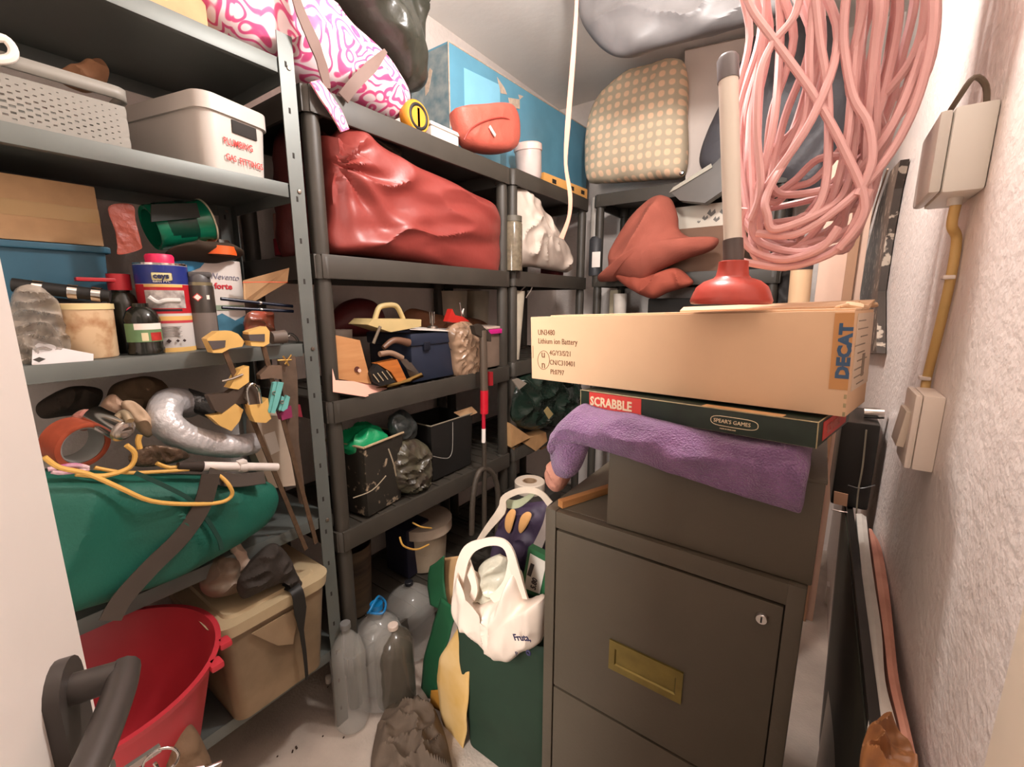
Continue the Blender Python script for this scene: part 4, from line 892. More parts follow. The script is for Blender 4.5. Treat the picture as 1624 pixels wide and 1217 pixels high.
b = MB(); b.tube([cc+Vector((.0, -.03, .004)), cc+Vector((.025, -.045, .03)), cc+Vector((.02, -.01, .055)), cc+Vector((0, .02, .03)), cc+Vector((.01, .03, .005)), cc+Vector((.03, 0, -.004))], .004, 8, True); b.build('carry_handle', M((20, 120, 180), .35), t)
bottle('big clear bottle with narrow dark cap under the lidded bucket', 655, 1060, 918, 78, .0, PETL, M((30, 30, 34), .4), .016, x=-1.20)
bottle('dark-tinted bottle with white screw cap nearest the shopping bag', 630, 1112, 986, 62, 0, PETD, M((226, 205, 190), .4), .017, ribs=False, neck=.22)
bottle('dim clear bottle standing behind the white-capped bottle', 598, 1080, 990, 60, 0, PETL, None, .016, x=-1.17)
o = pillow('grey_cloth', [P(u, v, Z=.012) for u, v in ((590, 1240), (600, 1150), (622, 1122), (655, 1108), (690, 1130), (712, 1190), (715, 1260), (650, 1290))], (0, 0, 1), .055, .011, M((104, 88, 74), .85, var=.1, bump=.2), None, amp=.016, sc=12, p=2.5); tag(o, 'brown-grey cloth sack slumped on the floor in front of the bottles', 'sack')
o = stuff(MB().box(P(520, 1150, Z=.006), (.10, .10, .006)).build('floor_dust', M((58, 50, 50), .9))) if False else None
b = MB()
for (u, v, s_) in ((470, 1186, .010), (464, 1192, .008), (512, 1168, .005), (545, 1170, .006), (520, 1090, .006), (440, 1200, .005)): b.at(P(u, v, Z=.003), s_*300).box((0, 0, 0), (s_, s_*.5, .004), .001)
o = stuff(b.build('debris', M((60, 44, 34), .9))); tag(o, 'few dark crumbs of debris on the floor in front of the cloudy bin', 'debris')
o = MB().lathe(P(520, 1072, Z=.03), [(0, 0), (.010, .004), (.012, .03), (0, .04)], 12, (.2, 0, 1)).build('white_peg', WHITE); tag(o, 'small white plastic plug beside the front water bottle', 'plug'); o.location.z = 0
# ------------------------------------------------------------ vacuum stick between the racks
t = T('stick_vacuum', 'grey and red stick vacuum tube standing in front of the two black racks', 'vacuum cleaner', P(768, 900, X=-1.09))
xv = -1.085; VG = M((92, 78, 66), .45, .2, var=.05)
a, e = P(766, 524, X=xv), P(768, 622, X=xv); MB().cyl(e, a, .016, .0145, 20).build('upper_tube', VG, t)
MB().slab(sk(xv+.006, (752, 517), (762, 514), (779, 530), (779, 542), (766, 536), (755, 530)), (-1, 0, 0), .022).build('handle_head', M((60, 52, 44), .45), t, smooth=False)
MB().cyl(P(768, 656, X=xv), P(768, 619, X=xv), .0165, .0165, 22).build('red_collar', M((196, 26, 44), .35), t)
MB().cyl(P(767, 680, X=xv), P(767, 655, X=xv), .008, .008, 16).build('red_rod', M((186, 26, 50), .35), t)
MB().cyl(P(767, 702, X=xv), P(767, 680, X=xv), .0085, .0085, 16).build('white_section', WHITEP, t)
MB().cyl((P(768, 856, X=xv)), P(768, 700, X=xv), .011, .0095, 16).build('lower_tube', M((70, 60, 50), .5), t)
b = MB(); b.tube(sk(xv+.0, (748, 848), (750, 790), (758, 752), (770, 744), (784, 756), (790, 790), (788, 848)), .0115, 10); b.build('hose', M((74, 64, 54), .5, bump=.3, bs=150), t)
MB().box(P(768, 862, X=xv), (.05, .09, .03), .008).build('floor_head', M((50, 44, 38), .5), t)
MB().slab(sk(xv-.02, (776, 590), (782, 590), (782, 612), (776, 612)), (-1, 0, 0), .01).build('red_tab', RED, t, smooth=False)
# ------------------------------------------------------------ second black rack contents
z = 1.491
WBG = M((205, 190, 176), .5, var=.04, bump=.1, bs=20)
t = T('white_carrier_bag', 'full white plastic carrier bag on the second shelf of the far black rack', 'bag', P(860, 420, X=-1.2))
pillow('bag_body', sk(-1.19, (812, 302), (828, 300), (848, 318), (870, 348), (890, 378), (902, 400), (903, 430), (880, 430), (845, 424), (812, 418), (808, 360)), (1, -.3, 0), .07, .10, WBG, t, amp=.012, sc=8, p=2.6)
t, c, r, h = can('screw_jar', 'dusty glass jar with dark lid in front of the white carrier bag', 'jar', 826, 420, 342, 30, -1.10, 1.491, [(0, 0), (1, 0), (1, .85), (.85, .92), (0, .92)], mat=M((160, 145, 120), .15, trans=.5, var=.2, vs=60))
ringp(t, c, r, h, .9, 1.0, .95, M((90, 84, 72), .4), 'lid', cap=True)
o = MB().box((-1.28, 2.20, 1.491+.11), (.1, .09, .22), .005).build('maroon_carton', M((120, 48, 46), .7)); tag(o, 'maroon carton behind the dangling pink cord on the far black rack', 'carton')
t, c, r, h = can('white_tall_bucket', 'tall slim white bucket with loop handle on the third shelf of the far rack', 'bucket', 829, 566, 462, 40, -1.16, 1.081, [(0, 0), (.55, 0), (1, 1), (.94, 1), (.5, .03), (0, .03)], mat=M((216, 206, 184), .45))
b = MB(); cc = c+Vector((0, 0, h)); b.tube([cc+Vector((.02, r*.6, 0)), cc+Vector((.05, r*.9, .03)), cc+Vector((.05, r*1.6, .022)), cc+Vector((.03, r*1.2, -.03))], .003, 8); b.build('loop_handle', WHITEP, t)
z = .666
t = T('dark_green_bag', 'glossy dark green bin bag on the far black rack below the cardboard carton', 'bag', P(850, 640, X=-1.2))
pillow('bag_body', sk(-1.15, (812, 640), (818, 605), (840, 592), (880, 590), (915, 610), (915, 650), (880, 672), (845, 682), (815, 672)), (1, 0, 0), .06, .12, M((28, 42, 34), .22, bump=.4, bs=30), t, amp=.016, sc=9)
MB().slab(sk(-1.06, (862, 652), (868, 645), (877, 657), (870, 665)), (1, 0, 0), .002).build('paper_tag', M((170, 150, 100), .6), t)
o = MB().slab(sk(-1.10, (811, 603), (820, 600), (834, 608), (822, 618)), (1, 0, 0), .006).build('pale_scrap', M((150, 138, 125), .6)); tag(o, 'small pale triangular scrap above the dark green bin bag', 'scrap')
for i, (uv, lb) in enumerate(((((810, 672), (842, 694), (811, 710)), 'left brown cardboard offcut under the dark green bag'), (((842, 694), (866, 686), (868, 700), (850, 716), (832, 704)), 'middle brown cardboard offcut under the dark green bag'), (((812, 712), (830, 706), (828, 720), (820, 716)), 'smallest brown cardboard offcut lowest under the dark green bag'), (((862, 700), (872, 695), (876, 706), (858, 714)), 'right brown cardboard offcut beside the purple towel'))):
    o = MB().slab(sk(-1.12-.01*i, *uv), (-1, 0, .2), .05).build('cardboard_offcut', M((184, 142, 96), .8)); tag(o, lb, 'cardboard', 'cardboard offcuts')
    # the offcuts stand packed together on the fourth shelf
t = T('white_tape_roll', 'large roll of white tape lying on the far black rack left of the towel', 'tape roll', P(842, 765, X=-1.1))
z = .50; c = P(840, 772, Z=z+.02); b = MB(); b.lathe((c.x, c.y, z), [(.035, 0), (.068, 0), (.07, .004), (.07, .046), (.066, .05), (.035, .05), (.032, .045), (.032, .006), (.035, 0)], 36); b.build('tape', M((208, 192, 174), .5, var=.04), t)
o = MB().box((c.x, c.y+.02, .249), (.2, .2, .497), .006).build('dark_carton', M((46, 40, 34), .8)); tag(o, 'dark carton on the floor carrying the white tape roll', 'carton')
MB().lathe((c.x, c.y, z), [(.0325, .001), (.0325, .049), (.028, .049), (.028, .001), (.0325, .001)], 30).build('core', M((160, 130, 100), .8), t)
# ------------------------------------------------------------ back rack contents
Yb = 2.44
CK = M((232, 196, 162), .85, kind='check', rgb2=(186, 170, 146), vs=7)
o = pillow('checked_cushion', [P(u, v, Y=Yb) for u, v in ((932, 285), (930, 230), (938, 180), (955, 150), (990, 118), (1030, 104), (1084, 98), (1089, 180), (1086, 272), (1040, 284), (990, 288), (950, 290))], (0, -1, 0), .09, .16, CK, None, amp=.006, sc=6, p=5, K=26); tag(o, 'checked beige cushion stood on top of the back black rack', 'cushion')
t = T('grey_board', 'plain pale grey board standing right of the checked cushion', 'board', P(1140, 280, Y=2.5))
ps = [P(1086, 80, Y=2.5), P(1190, 58, Y=2.5), P(1190, 282, Y=2.5), P(1088, 285, Y=2.5)]
ps[2].z = ps[3].z = 1.945
MB().slab(ps, (0, 1, 0), .02).build('panel', M((206, 192, 182), .6, var=.02), t, smooth=False)
MB().tube([ps[0]-Vector((0, .002, 0)), ps[1]-Vector((0, .002, 0)), ps[2]-Vector((0, .002, 0))], .003, 5, smooth=0).build('edge_trim', M((150, 136, 126), .6), t)
GB2 = M((104, 101, 100), .5, var=.06, bump=.15, bs=20)
t = T('grey_hanging_bag', 'large grey fabric bag hanging from the ceiling above the cushion', 'bag', P(1040, 20, Y=1.9))
pillow('bag_body', [(lambda q: Vector((q.x, q.y, min(q.z, 2.58))))(P(u, v, Y=1.72)) for u, v in ((915, 5), (925, 40), (955, 78), (990, 92), (1040, 78), (1100, 62), (1180, 40), (1260, 10), (1280, -60), (1230, -120), (1080, -150), (950, -130), (905, -60))], (0, -1, -.2), .07, .10, GB2, t, amp=.012, sc=5, p=3)
b = MB(); qx = P(1040, -20, Y=1.72).x; b.cyl((qx, 1.72, 2.5), (qx, 1.72, ZC), .004); b.build('hanging_cord', M((120, 110, 100)), t)
o = band([P(915, -60, Y=1.5), P(914, 10, Y=1.5), P(908, 100, Y=1.5), P(900, 200, Y=1.5), P(897, 260, Y=1.5), P(904, 310, Y=1.5), P(902, 345, Y=1.5), P(890, 378, Y=1.5)], (0, -1, 0), [.010, .012, .018, .020, .012, .016, .014, .022], .003, 'pink_tape_strip', M((226, 160, 138), .5, var=.06), None); tag(o, 'long twisted pink strip dangling from the ceiling', 'strip')
# black vacuum floor nozzle leaning
t = T('vacuum_nozzle', 'dark flat vacuum floor nozzle lying on the back rack behind the plunger handle', 'nozzle', P(1100, 300, Y=2.3))
MB().slab([P(u, v, Y=2.26) for u, v in ((1064, 305), (1068, 296), (1130, 262), (1190, 205), (1196, 250), (1150, 300), (1118, 322), (1078, 318))], (0, 1, 0), .06).build('nozzle_body', M((84, 78, 72), .4, var=.06), t, smooth=False)
MB().slab([P(u, v, Y=2.258) for u, v in ((1068, 298), (1062, 306), (1074, 300), (1130, 266), (1128, 260))], (0, -1, 0), .006).build('pale_edge', M((170, 165, 150), .3), t, smooth=False)
MB().lathe(P(1081, 274, Y=2.30), [(0, 0), (.012, 0), (.008, .006), (0, .008)], 14, (0, -1, 0)).build('rivet', CHROME, t)
t = T('dark_padded_case', 'dark grey padded case standing behind the plunger handle and pink hose', 'case', P(1200, 250, Y=2.3))
pillow('case_body', [P(u, v, Y=2.42) for u, v in ((1110, 262), (1150, 150), (1180, 90), (1210, 50), (1330, 40), (1340, 290), (1200, 295))], (0, -1, 0), .07, .07, M((72, 70, 74), .5, var=.08, bump=.15), t, amp=.01, sc=6, p=5)
# second level of back rack
z = 1.506
ORC = M((160, 86, 70), .85, var=.06, bump=.15, bs=120)
t = T('orange_cloth', 'orange-red cloth bunched and spilling off the second back shelf', 'cloth', P(1050, 440, Y=2.3))
pillow('cloth_upper', [P(u, v, Y=2.26) for u, v in ((950, 446), (966, 430), (968, 400), (985, 368), (1005, 340), (1035, 314), (1062, 314), (1074, 340), (1078, 365), (1100, 378), (1138, 378), (1130, 396), (1085, 412), (1045, 430), (1020, 446), (985, 440), (972, 446))], (0, -1, .1), .10, .10, ORC, t, amp=.026, sc=3.6, p=2.5, K=30, n=140)
pillow('cloth_lower', [P(u, v, Y=2.28) for u, v in ((975, 430), (1030, 436), (1070, 425), (1094, 440), (1097, 452), (1060, 464), (1035, 474), (1005, 462), (985, 448))], (0, -1, 0), .07, .06, M((160, 78, 60), .85, var=.06), t, amp=.016, sc=6)
t = T('white_printed_box', 'white box with grey butterfly print on the second back shelf', 'box', P(1110, 360, Y=2.45))
xa, xb = P(1070, 350, Y=2.42).x, P(1150, 350, Y=2.42).x; z1 = P(1100, 326, Y=2.42).z; z0 = P(1100, 362, Y=2.42).z
MB().box(((xa+xb)/2+.06, 2.50, (z0+z1)/2), (xb-xa+.12, .16, z1-z0), .004).build('box_body', M((206, 196, 180), .5, var=.02), t)
GP = M((110, 106, 100), .6)
b = MB()
for u, v, s_ in ((1128, 338, .02), (1118, 346, .014), (1136, 348, .015), (1146, 336, .014), (1108, 352, .008)):
    c = P(u, v, Y=2.418); b.slab([c+Vector((-s_, 0, 0)), c+Vector((-s_*.3, 0, s_)), c+Vector((0, 0, .1*s_)), c+Vector((s_*.8, 0, s_*.9)), c+Vector((s_, 0, 0)), c+Vector((0, 0, -s_*.8))], (0, 1, 0), .002)
b.build('printed_butterflies', GP, t)
o = MB().box((-.52, 2.50, z+(z0-z)/2), (.36, .2, z0-z-.002), .004).build('brown_carton', M((122, 92, 74), .8, var=.06)); tag(o, 'brown carton supporting the white butterfly-print box', 'carton')
t, c, r, h = (None,)*4
def upr(name, label, cat, u, vb, vt, wp, Y, z, mat, capm=None, prof=None, capname='cap'):
    c = P(u, (vb+vt)/2, Y=Y); r = size_of(wp, u, c); h = P(u, vt, Y=Y).z-z
    t = T(name, label, cat, (c.x, Y, z))
    MB().lathe((c.x, Y, z), [(f*r, g*h) for f, g in (prof or [(0, 0), (.95, 0), (1, .04), (1, .92), (.7, 1), (0, 1)])], 22).build('body', mat, t)
    if capm: MB().lathe((c.x, Y, z), [(0, h*.8), (r*1.04, h*.8), (r*1.04, h), (0, h)], 22).build(capname, capm, t)
    return t, c, r, h
upr('white_bottle', 'slim whitish bottle standing at the left end of second back shelf', 'bottle', 943, 440, 314, 15, 2.46, z, M((176, 166, 156), .4))
t, c, r, h = upr('labelled_canister', 'dark canister with white paper label at the left end of second back shelf', 'canister', 945, 440, 376, 22, 2.40, z, M((60, 60, 62), .5))
cc = P(946, 412, Y=2.365); MB().box((cc.x, 2.40-r-.001, cc.z), (.05, .003, .085), .001).build('paper_label', WHITEP, t)
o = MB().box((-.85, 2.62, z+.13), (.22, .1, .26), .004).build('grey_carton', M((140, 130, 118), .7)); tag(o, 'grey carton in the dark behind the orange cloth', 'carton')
z = 1.096
upr('white_cup', 'small white cup showing just above the cardboard carton', 'cup', 983, 520, 466, 22, 2.40, z, M((206, 196, 184), .5), prof=[(0, 0), (.8, 0), (1, 1), (.93, 1), (.8, .04), (0, .04)])
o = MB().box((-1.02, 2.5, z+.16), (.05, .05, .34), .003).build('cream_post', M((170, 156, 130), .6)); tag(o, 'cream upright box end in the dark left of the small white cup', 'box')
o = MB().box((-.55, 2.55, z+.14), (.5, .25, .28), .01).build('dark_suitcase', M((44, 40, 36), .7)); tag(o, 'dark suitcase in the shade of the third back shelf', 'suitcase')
# ------------------------------------------------------------ cabinet with box, towel, games, carton, plunger
Yc = .758; xl, xr = -.447, .026
CG = M((82, 73, 60), .5, var=.04, vs=8, bump=.05, bs=200)
t = T('filing_cabinet', 'dark grey-brown metal filing cabinet with brass recessed handle and lock', 'filing cabinet', ((xl+xr)/2, 1.0, 0))
b = MB(); b.box(((xl+xr)/2, Yc+.245, .46), (xr-xl, .45, .92), .003)
for xx in (xl+.0125, xr-.0135): b.box((xx, Yc+.01, .46), (.025, .021, .92), .002)
b.box(((xl+xr)/2, Yc+.01, .9005), (xr-xl-.051, .021, .037), .001).box(((xl+xr)/2, Yc+.01, .03), (xr-xl-.051, .021, .06), .001)
b.build('cabinet_body', CG, t)
for z0, z1 in ((.488, .876), (.068, .482)):
    dwr = MB().box(((xl+xr)/2, Yc+.010, (z0+z1)/2), (xr-xl-.056, .020, z1-z0), .002).build('drawer', CG, t)
    zc = z0+.150 if z0 > .3 else z0+.19
    hx = -.215; zc = .642 if z0 > .3 else .24
    BR = M((128, 112, 58), .35, .6, var=.12, vs=30)
    b = MB(); hw, hh = .073, .034
    O = [(-hw, -hh), (hw, -hh), (hw, hh), (-hw, hh)]; I = [(-hw+.012, -hh+.014), (hw-.012, -hh+.014), (hw-.012, hh-.016), (hw*.35, hh-.022), (0, hh-.014), (-hw*.35, hh-.022), (-hw+.012, hh-.016)]
    yo = Yc-.004
    A = [b.bm.verts.new((hx+a, yo, zc+c)) for a, c in O]; D = [b.bm.verts.new((hx+a, yo, zc+c)) for a, c in I]; E = [b.bm.verts.new((hx+a*.96, yo+.0032, zc+c*.9)) for a, c in I]; Z = [b.bm.verts.new((hx+a, Yc+.001, zc+c)) for a, c in O]
    for q in ((A[0], A[1], D[1], D[0]), (A[1], A[2], D[2], D[1]), (A[2], D[3], D[2]), (A[2], D[4], D[3]), (A[2], A[3], D[4]), (A[3], D[5], D[4]), (A[3], D[6], D[5]), (A[3], A[0], D[0], D[6])): b.bm.faces.new(q)
    for i in range(7): b.bm.faces.new((D[i], D[(i+1) % 7], E[(i+1) % 7], E[i]))
    b.bm.faces.new(E)
    for i in range(4): b.bm.faces.new((A[i], A[(i+1) % 4], Z[(i+1) % 4], Z[i]))
    b.build('brass_handle', BR, dwr, smooth=False)
b = MB(); b.lathe((-.030, Yc+.001, .846), [(0, 0), (.010, 0), (.010, .006), (.008, .009), (0, .009)], 24, (0, -1, 0)); lk = b.build('lock', CHROME, t)
MB().box((-.030, Yc-.0085, .846), (.0025, .002, .009)).build('keyhole', BLKD, lk)
t = T('grey_metal_box', 'dark grey metal card-index box sitting on top of the filing cabinet', 'box', (-.15, .98, .92))
MB().box(((-.312+.030)/2, Yc+.18, 1.006), (.342, .34, .17), .003).build('box_body', CG, t)
MB().box(((-.312+.030)/2, Yc+.18, 1.0935), (.346, .344, .006), .002).build('lid', CG, t)
o = MB().at(P(935, 785, Z=.929), rz=math.radians(68)).box((0, 0, 0), (.17, .016, .016), .001).build('wooden_batten', M((188, 132, 78), .6, kind='wood', rgb2=(150, 96, 52), vs=2)); tag(o, 'short wooden stick lying on the filing cabinet left of the metal box', 'stick')
o = pillow('pink_cloth', [P(u, v, Y=.84) for u, v in ((866, 760), (872, 735), (890, 725), (905, 745), (896, 772), (880, 780))], (0, -1, .2), .03, .03, M((196, 136, 116), .9, bump=.3), None, amp=.008, sc=16); tag(o, 'pinkish cloth end hanging below the purple towel at the left', 'cloth')
# purple towel: profile draped over the box top, swept along X
TW = M((150, 108, 152), .95, var=.2, vs=22, bump=1.0, bs=300, sheen=.3)
t = T('purple_towel', 'folded fluffy purple towel draped over the dark grey metal box', 'towel', (-.2, .9, 1.097))
b = MB(); nx, nt = 70, 44
def towel(i, j):
    f = i/nx; X = -.425+(.435)*f
    top = 1.152-.006*math.sin(f*3)
    hang = 1.072-.022*f + .02*math.sin(f*9)*0
    hang = 1.098-.045*f
    if f < .10: q = (f/.10); top -= .05*(1-q)**2; hang = 1.05+ (hang-1.05)*q
    if f > .94: top -= .03*((f-.94)/.06)**2
    path = [(Yc+.30, top-.045), (Yc+.30, top-.005), (Yc+.20, top+.002), (Yc+.06, top), (Yc-.005, top-.006), (Yc-.030, top-.03), (Yc-.034, (top+hang)/2-.01), (Yc-.026, hang), (Yc-.010, hang-.002), (Yc-.004, hang+.02), (Yc-.003, 1.096), (Yc+.05, 1.0975), (Yc+.28, 1.0975)]
    return path, X
ref = []
for i in range(nx+1):
    path, X = towel(i, 0); pts = spline([Vector((X, y_, z_)) for y_, z_ in path], 4)
    row = []
    for k, q in enumerate(pts):
        e = Vector((q.x*5, q.y*8, q.z*8)); d = .009*noise.noise(e*1.6)+.003*noise.noise(e*9)+.008*ridge(Vector((q.x, q.y*1.5, q.z*3)), 7)
        q = q+Vector((.006*noise.noise(e), -d*(1 if q.y < Yc+.02 else 0), d*.6*(1 if q.z > 1.11 else 0)))
        row.append(b.bm.verts.new(q))
    ref.append(row)
m = len(ref[0])
for i in range(nx):
    for k in range(m): b.bm.faces.new((ref[i][k], ref[i+1][k], ref[i+1][(k+1) % m], ref[i][(k+1) % m]))
b.bm.faces.new(ref[0]); b.bm.faces.new(ref[-1][::-1])
b.build('towel_fabric', TW, t, sub=1)
ol = [P(u, v, Y=.755) for u, v in ((876, 700), (886, 680), (910, 668), (935, 672), (935, 700), (922, 735), (905, 758), (884, 754), (876, 730))]
pillow('folded_end', ol, (-.3, -1, .1), .03, .03, TW, t, amp=.006, sc=12, p=2.4)
# board game box
rz = math.radians(-12)
def gb(lx, ly): return Vector((.011+lx*math.cos(rz)-ly*math.sin(rz), .728+lx*math.sin(rz)+ly*math.cos(rz), 0))
t = T('board_game_box', 'flat dark green board game box with white letters on a red label', 'game box', (-.17, .83, 1.158))
TY = math.radians(-2.2); b = MB(); zc = 1.166; cc = gb(-.21, .105); b.at((cc.x, cc.y, zc), rz=rz, ry=TY); b.box((0, 0, -.003), (.414, .205, .034), .001); b.build('box_base', M((190, 176, 150), .7), t)
b = MB().at((cc.x, cc.y, zc), rz=rz, ry=TY); b.box((0, 0, 0), (.42, .21, .038), .0012)
GG = M((32, 46, 34), .45, var=.10, vs=30, rgb2=(26, 36, 28)); b.build('box_lid', GG, t)
Mx = Matrix.Translation((cc.x, cc.y, zc)) @ Matrix.Rotation(rz, 4, 'Z') @ Matrix.Rotation(TY, 4, 'Y')
def gl(x_, y_, z_): return Mx @ Vector((x_, y_, z_))
gx, gz, gy = (Mx.to_3x3() @ Vector((1, 0, 0))), (Mx.to_3x3() @ Vector((0, 0, 1))), (Mx.to_3x3() @ Vector((0, 1, 0)))
LR = M((202, 62, 54), .5, var=.04)
b = MB(); b.M = Mx; b.box((-.127, -.1053, 0), (.120, .001, .035)); b.build('red_label', LR, t)
b = MB(); b.M = Mx; b.box((.2103, .0, 0), (.001, .15, .028)); b.build('red_label', LR, t)
CRM = M((228, 206, 170), .6)
text('SCRABBLE', .0255, gl(-.184, -.1062, -.009), gx, gz, CRM, t, bold=.0008, sx=.84)
text('SCRABBLE', .0185, gl(.2112, -.055, -.0065), gy, gz, M((190, 110, 100), .6), t, bold=.0007, sx=.95)
b = MB(); b.M = Mx; pts = [(.098+(.036+.0)*math.copysign(abs(math.cos(a))**.4, math.cos(a)), -.1058, -.000+.0082*math.copysign(abs(math.sin(a))**.8, math.sin(a))) for a in [k*PI/12 for k in range(24)]]
b.tube([Vector(q) for q in pts], .0006, 5, True, 0); b.build('oval_border', CRM, t)
text("SPEAR'S GAMES", .0088, gl(.0665, -.106, -.003), gx, gz, CRM, t, sx=.95)
text("MADE IN ENGLAND", .0028, gl(.077, -.106, -.0135), gx, gz, CRM, t)
EDG = M((176, 158, 120), .8, var=.2, vs=60)
b = MB(); b.M = Mx
for a0, a1 in (((-.21, -.105, .019), (.21, -.105, .019)), ((.21, -.105, .019), (.21, .105, .019)), ((-.21, -.105, -.019), (-.21, -.105, .019)), ((.21, -.105, -.019), (.21, -.105, .019))): b.cyl(a0, a1, .0009, None, 6)
b.build('worn_edges', EDG, t)
b = MB(); b.M = Mx; b.box((.105, -.095, .0195), (.12, .018, .0012)); b.build('paper_slip', M((206, 160, 110), .7), t)
# cardboard carton (battery box)
rz2 = math.radians(-12); ry2 = math.radians(-.9)*0
CB = M((222, 184, 148), .78, var=.04, vs=8)
t = T('long_cardboard_carton', 'long brown cardboard carton with battery markings on top of the green game box', 'carton', (-.22, .85, 1.20))
L_, D_, H_ = .619, .140, .148; p0 = Vector((.040, .753, 1.2000))
Mb = Matrix.Translation(p0) @ Matrix.Rotation(rz2, 4, 'Z') @ Matrix.Rotation(math.radians(-2.3), 4, 'Y')
def cbx(x_, y_, z_): return Mb @ Vector((x_, y_, z_))
ux, uy, uz = [Mb.to_3x3() @ Vector(v_) for v_ in ((1, 0, 0), (0, 1, 0), (0, 0, 1))]
b = MB(); b.M = Mb; b.box((-L_/2, D_/2, H_/2), (L_, D_, H_), .0015); b.build('carton_body', CB, t)
b = MB(); b.M = Mb; b.box((-L_/2+.03, .045, H_+.0015), (L_-.06, .08, .003), .001); b.build('top_flap', CB, t)
b = MB(); b.M = Mb; b.slab([(-L_/2+.02, .085, H_+.003), (0, .085, H_+.003), (0, D_, H_+.012), (-L_/2, D_, H_+.010)], (0, 0, 1), .003); b.build('top_flap', CB, t)
b = MB()
for k, (x_, y_, s_) in enumerate(((-.01, .05, .014), (-.006, .08, .012), (-.012, .11, .015), (-.004, .14, .011), (-.02, .025, .01))):
    c = cbx(x_, y_, H_+.006); b.at(c, k, .3, .2).box((0, 0, 0), (s_*1.6, s_*1.2, s_*.5), .003)
b.build('torn_edge', M((222, 186, 150), .8, var=.1), t)
b = MB(); b.M = Mb; b.box((.0006, D_/2+.008, H_*.60), (.001, D_-.02, H_*.74)); b.build('shipping_label', M((218, 196, 172), .55, var=.04), t)
b = MB(); b.M = Mb
for k in range(9):
    b.box((.0014, D_*.35+(k % 3)*.012, H_*.90-.0115*k), (.0006, .05+.02*(k % 2), .0016))
b.box((.0014, D_*.6, H_*.45), (.0006, .018, .034))
b.build('label_print', M((150, 134, 118), .7), t)
IK = M((112, 74, 46), .8)
def bt(s, size, x_, z_, **k): return text(s, size, cbx(x_, -.0007, z_), ux, uz, IK, t, ext=.0003, **k)
bt('UN3480', .018, -L_+.024, .106, sx=.85); bt('Lithium ion Battery', .018, -L_+.024, .086, sx=.84)
bt('4G/Y3/S/21', .0165, -L_+.060, .060, sx=.85); bt('CN/C310401', .0165, -L_+.060, .038, sx=.85); bt('PI:0797', .0165, -L_+.062, .016, sx=.85)
bt('u', .026, -L_+.0335, .053); bt('n', .026, -L_+.0335, .028)
b = MB(); b.torus(cbx(-L_+.0405, -.0004, .047), .0185, .0006, uy, sq=1.2); b.build('un_circle', IK, t)
b = MB(); b.M = Mb; b.box((-.011, -.0006, H_*.62), (.022, .001, H_*.72)); b.build('side_tape', M((196, 140, 84), .4, var=.04), t)
text('DECAT', .020, cbx(-.001, -.0014, .054), uz, -ux, M((62, 92, 124), .6), t, ext=.0003, bold=.0012, sx=1.18)
b = MB(); b.M = Mb
for x_ in (-.001,):
    for k in range(12): b.box((x_-.001, .0, .004+k*.0125), (.003, .0016, .006))
b.build('worn_edge', EDG, t)
b = MB(); b.M = Mb; b.box((-L_+.006, -.0004, .065), (.0008, .0008, .03)); b.build('crease', IK, t)
# plunger
pb = Vector((-.128, .80, 0)); pb.z = 1.355
t = T('plunger', 'red rubber plunger with white tube handle standing on the cardboard carton', 'plunger', pb)
RR = M((178, 68, 56), .32, var=.05)
b = MB(); b.lathe(pb, [(.054, 0), (.060, .001), (.0615, .006), (.0595, .012), (.0575, .018), (.053, .028), (.042, .037), (.028, .042), (.0245, .046), (.0225, .058), (.022, .068), (.018, .0695), (0, .0695)], 48); b.build('rubber_cup', RR, t)
a = pb+Vector((0, 0, .066)); e = Vector((P(1154, 88, Y=.82).x, .82, P(1154, 88, Y=.82).z)); dr = (e-a); LN = dr.length
MB().cyl(a, a+dr*.115, .0155, .0150, 24).build('lower_sleeve', M((92, 80, 76), .45), t)
MB().cyl(a+dr*.11, a+dr*.885, .0135, .0145, 24).build('tube_handle', M((218, 208, 194), .35, var=.02), t)
MB().lathe(a+dr*.88, [(0, 0), (.0158, 0), (.0160, LN*.10), (.013, LN*.115), (0, LN*.12)], 24, dr).build('end_grip', M((110, 104, 104), .35), t)
# ------------------------------------------------------------ bags by the cabinet
GR = M((24, 84, 50), .7, var=.08)
GRD = M((30, 52, 36), .75, var=.08)
t = T('shopping_bag', 'tall green and cream reusable shopping bag on the floor left of the cabinet', 'shopping bag', (-.75, .95, 0))
# body: loft of soft rectangles
b = MB(); C0 = P(790, 1240, Z=.02); 
def loft(b, secs, n=10):
    prev = None
    for ring in secs:
        r = [b.bm.verts.new(q) for q in ring]
        if prev:
            m_ = len(r)
            for i in range(m_): b.bm.faces.new((prev[i], prev[(i+1) % m_], r[(i+1) % m_], r[i]))
        else: b.bm.faces.new(r[::-1])
        prev = r
    return prev
secs = []
for k in range(15):
    f = k/14; z_ = .005+f*.50
    rr = rrect(-.775-.03*f, -.475-.0*f, .84-.02*f, 1.10+.01*f, z_, .03)
    secs.append([q+Vector((.010*noise.noise(q*9), .012*noise.noise(q*8+Vector((3, 3, 3))), 0)) for q in rr])
loft(b, secs); b.build('green_front', GRD, t, solid=.004)
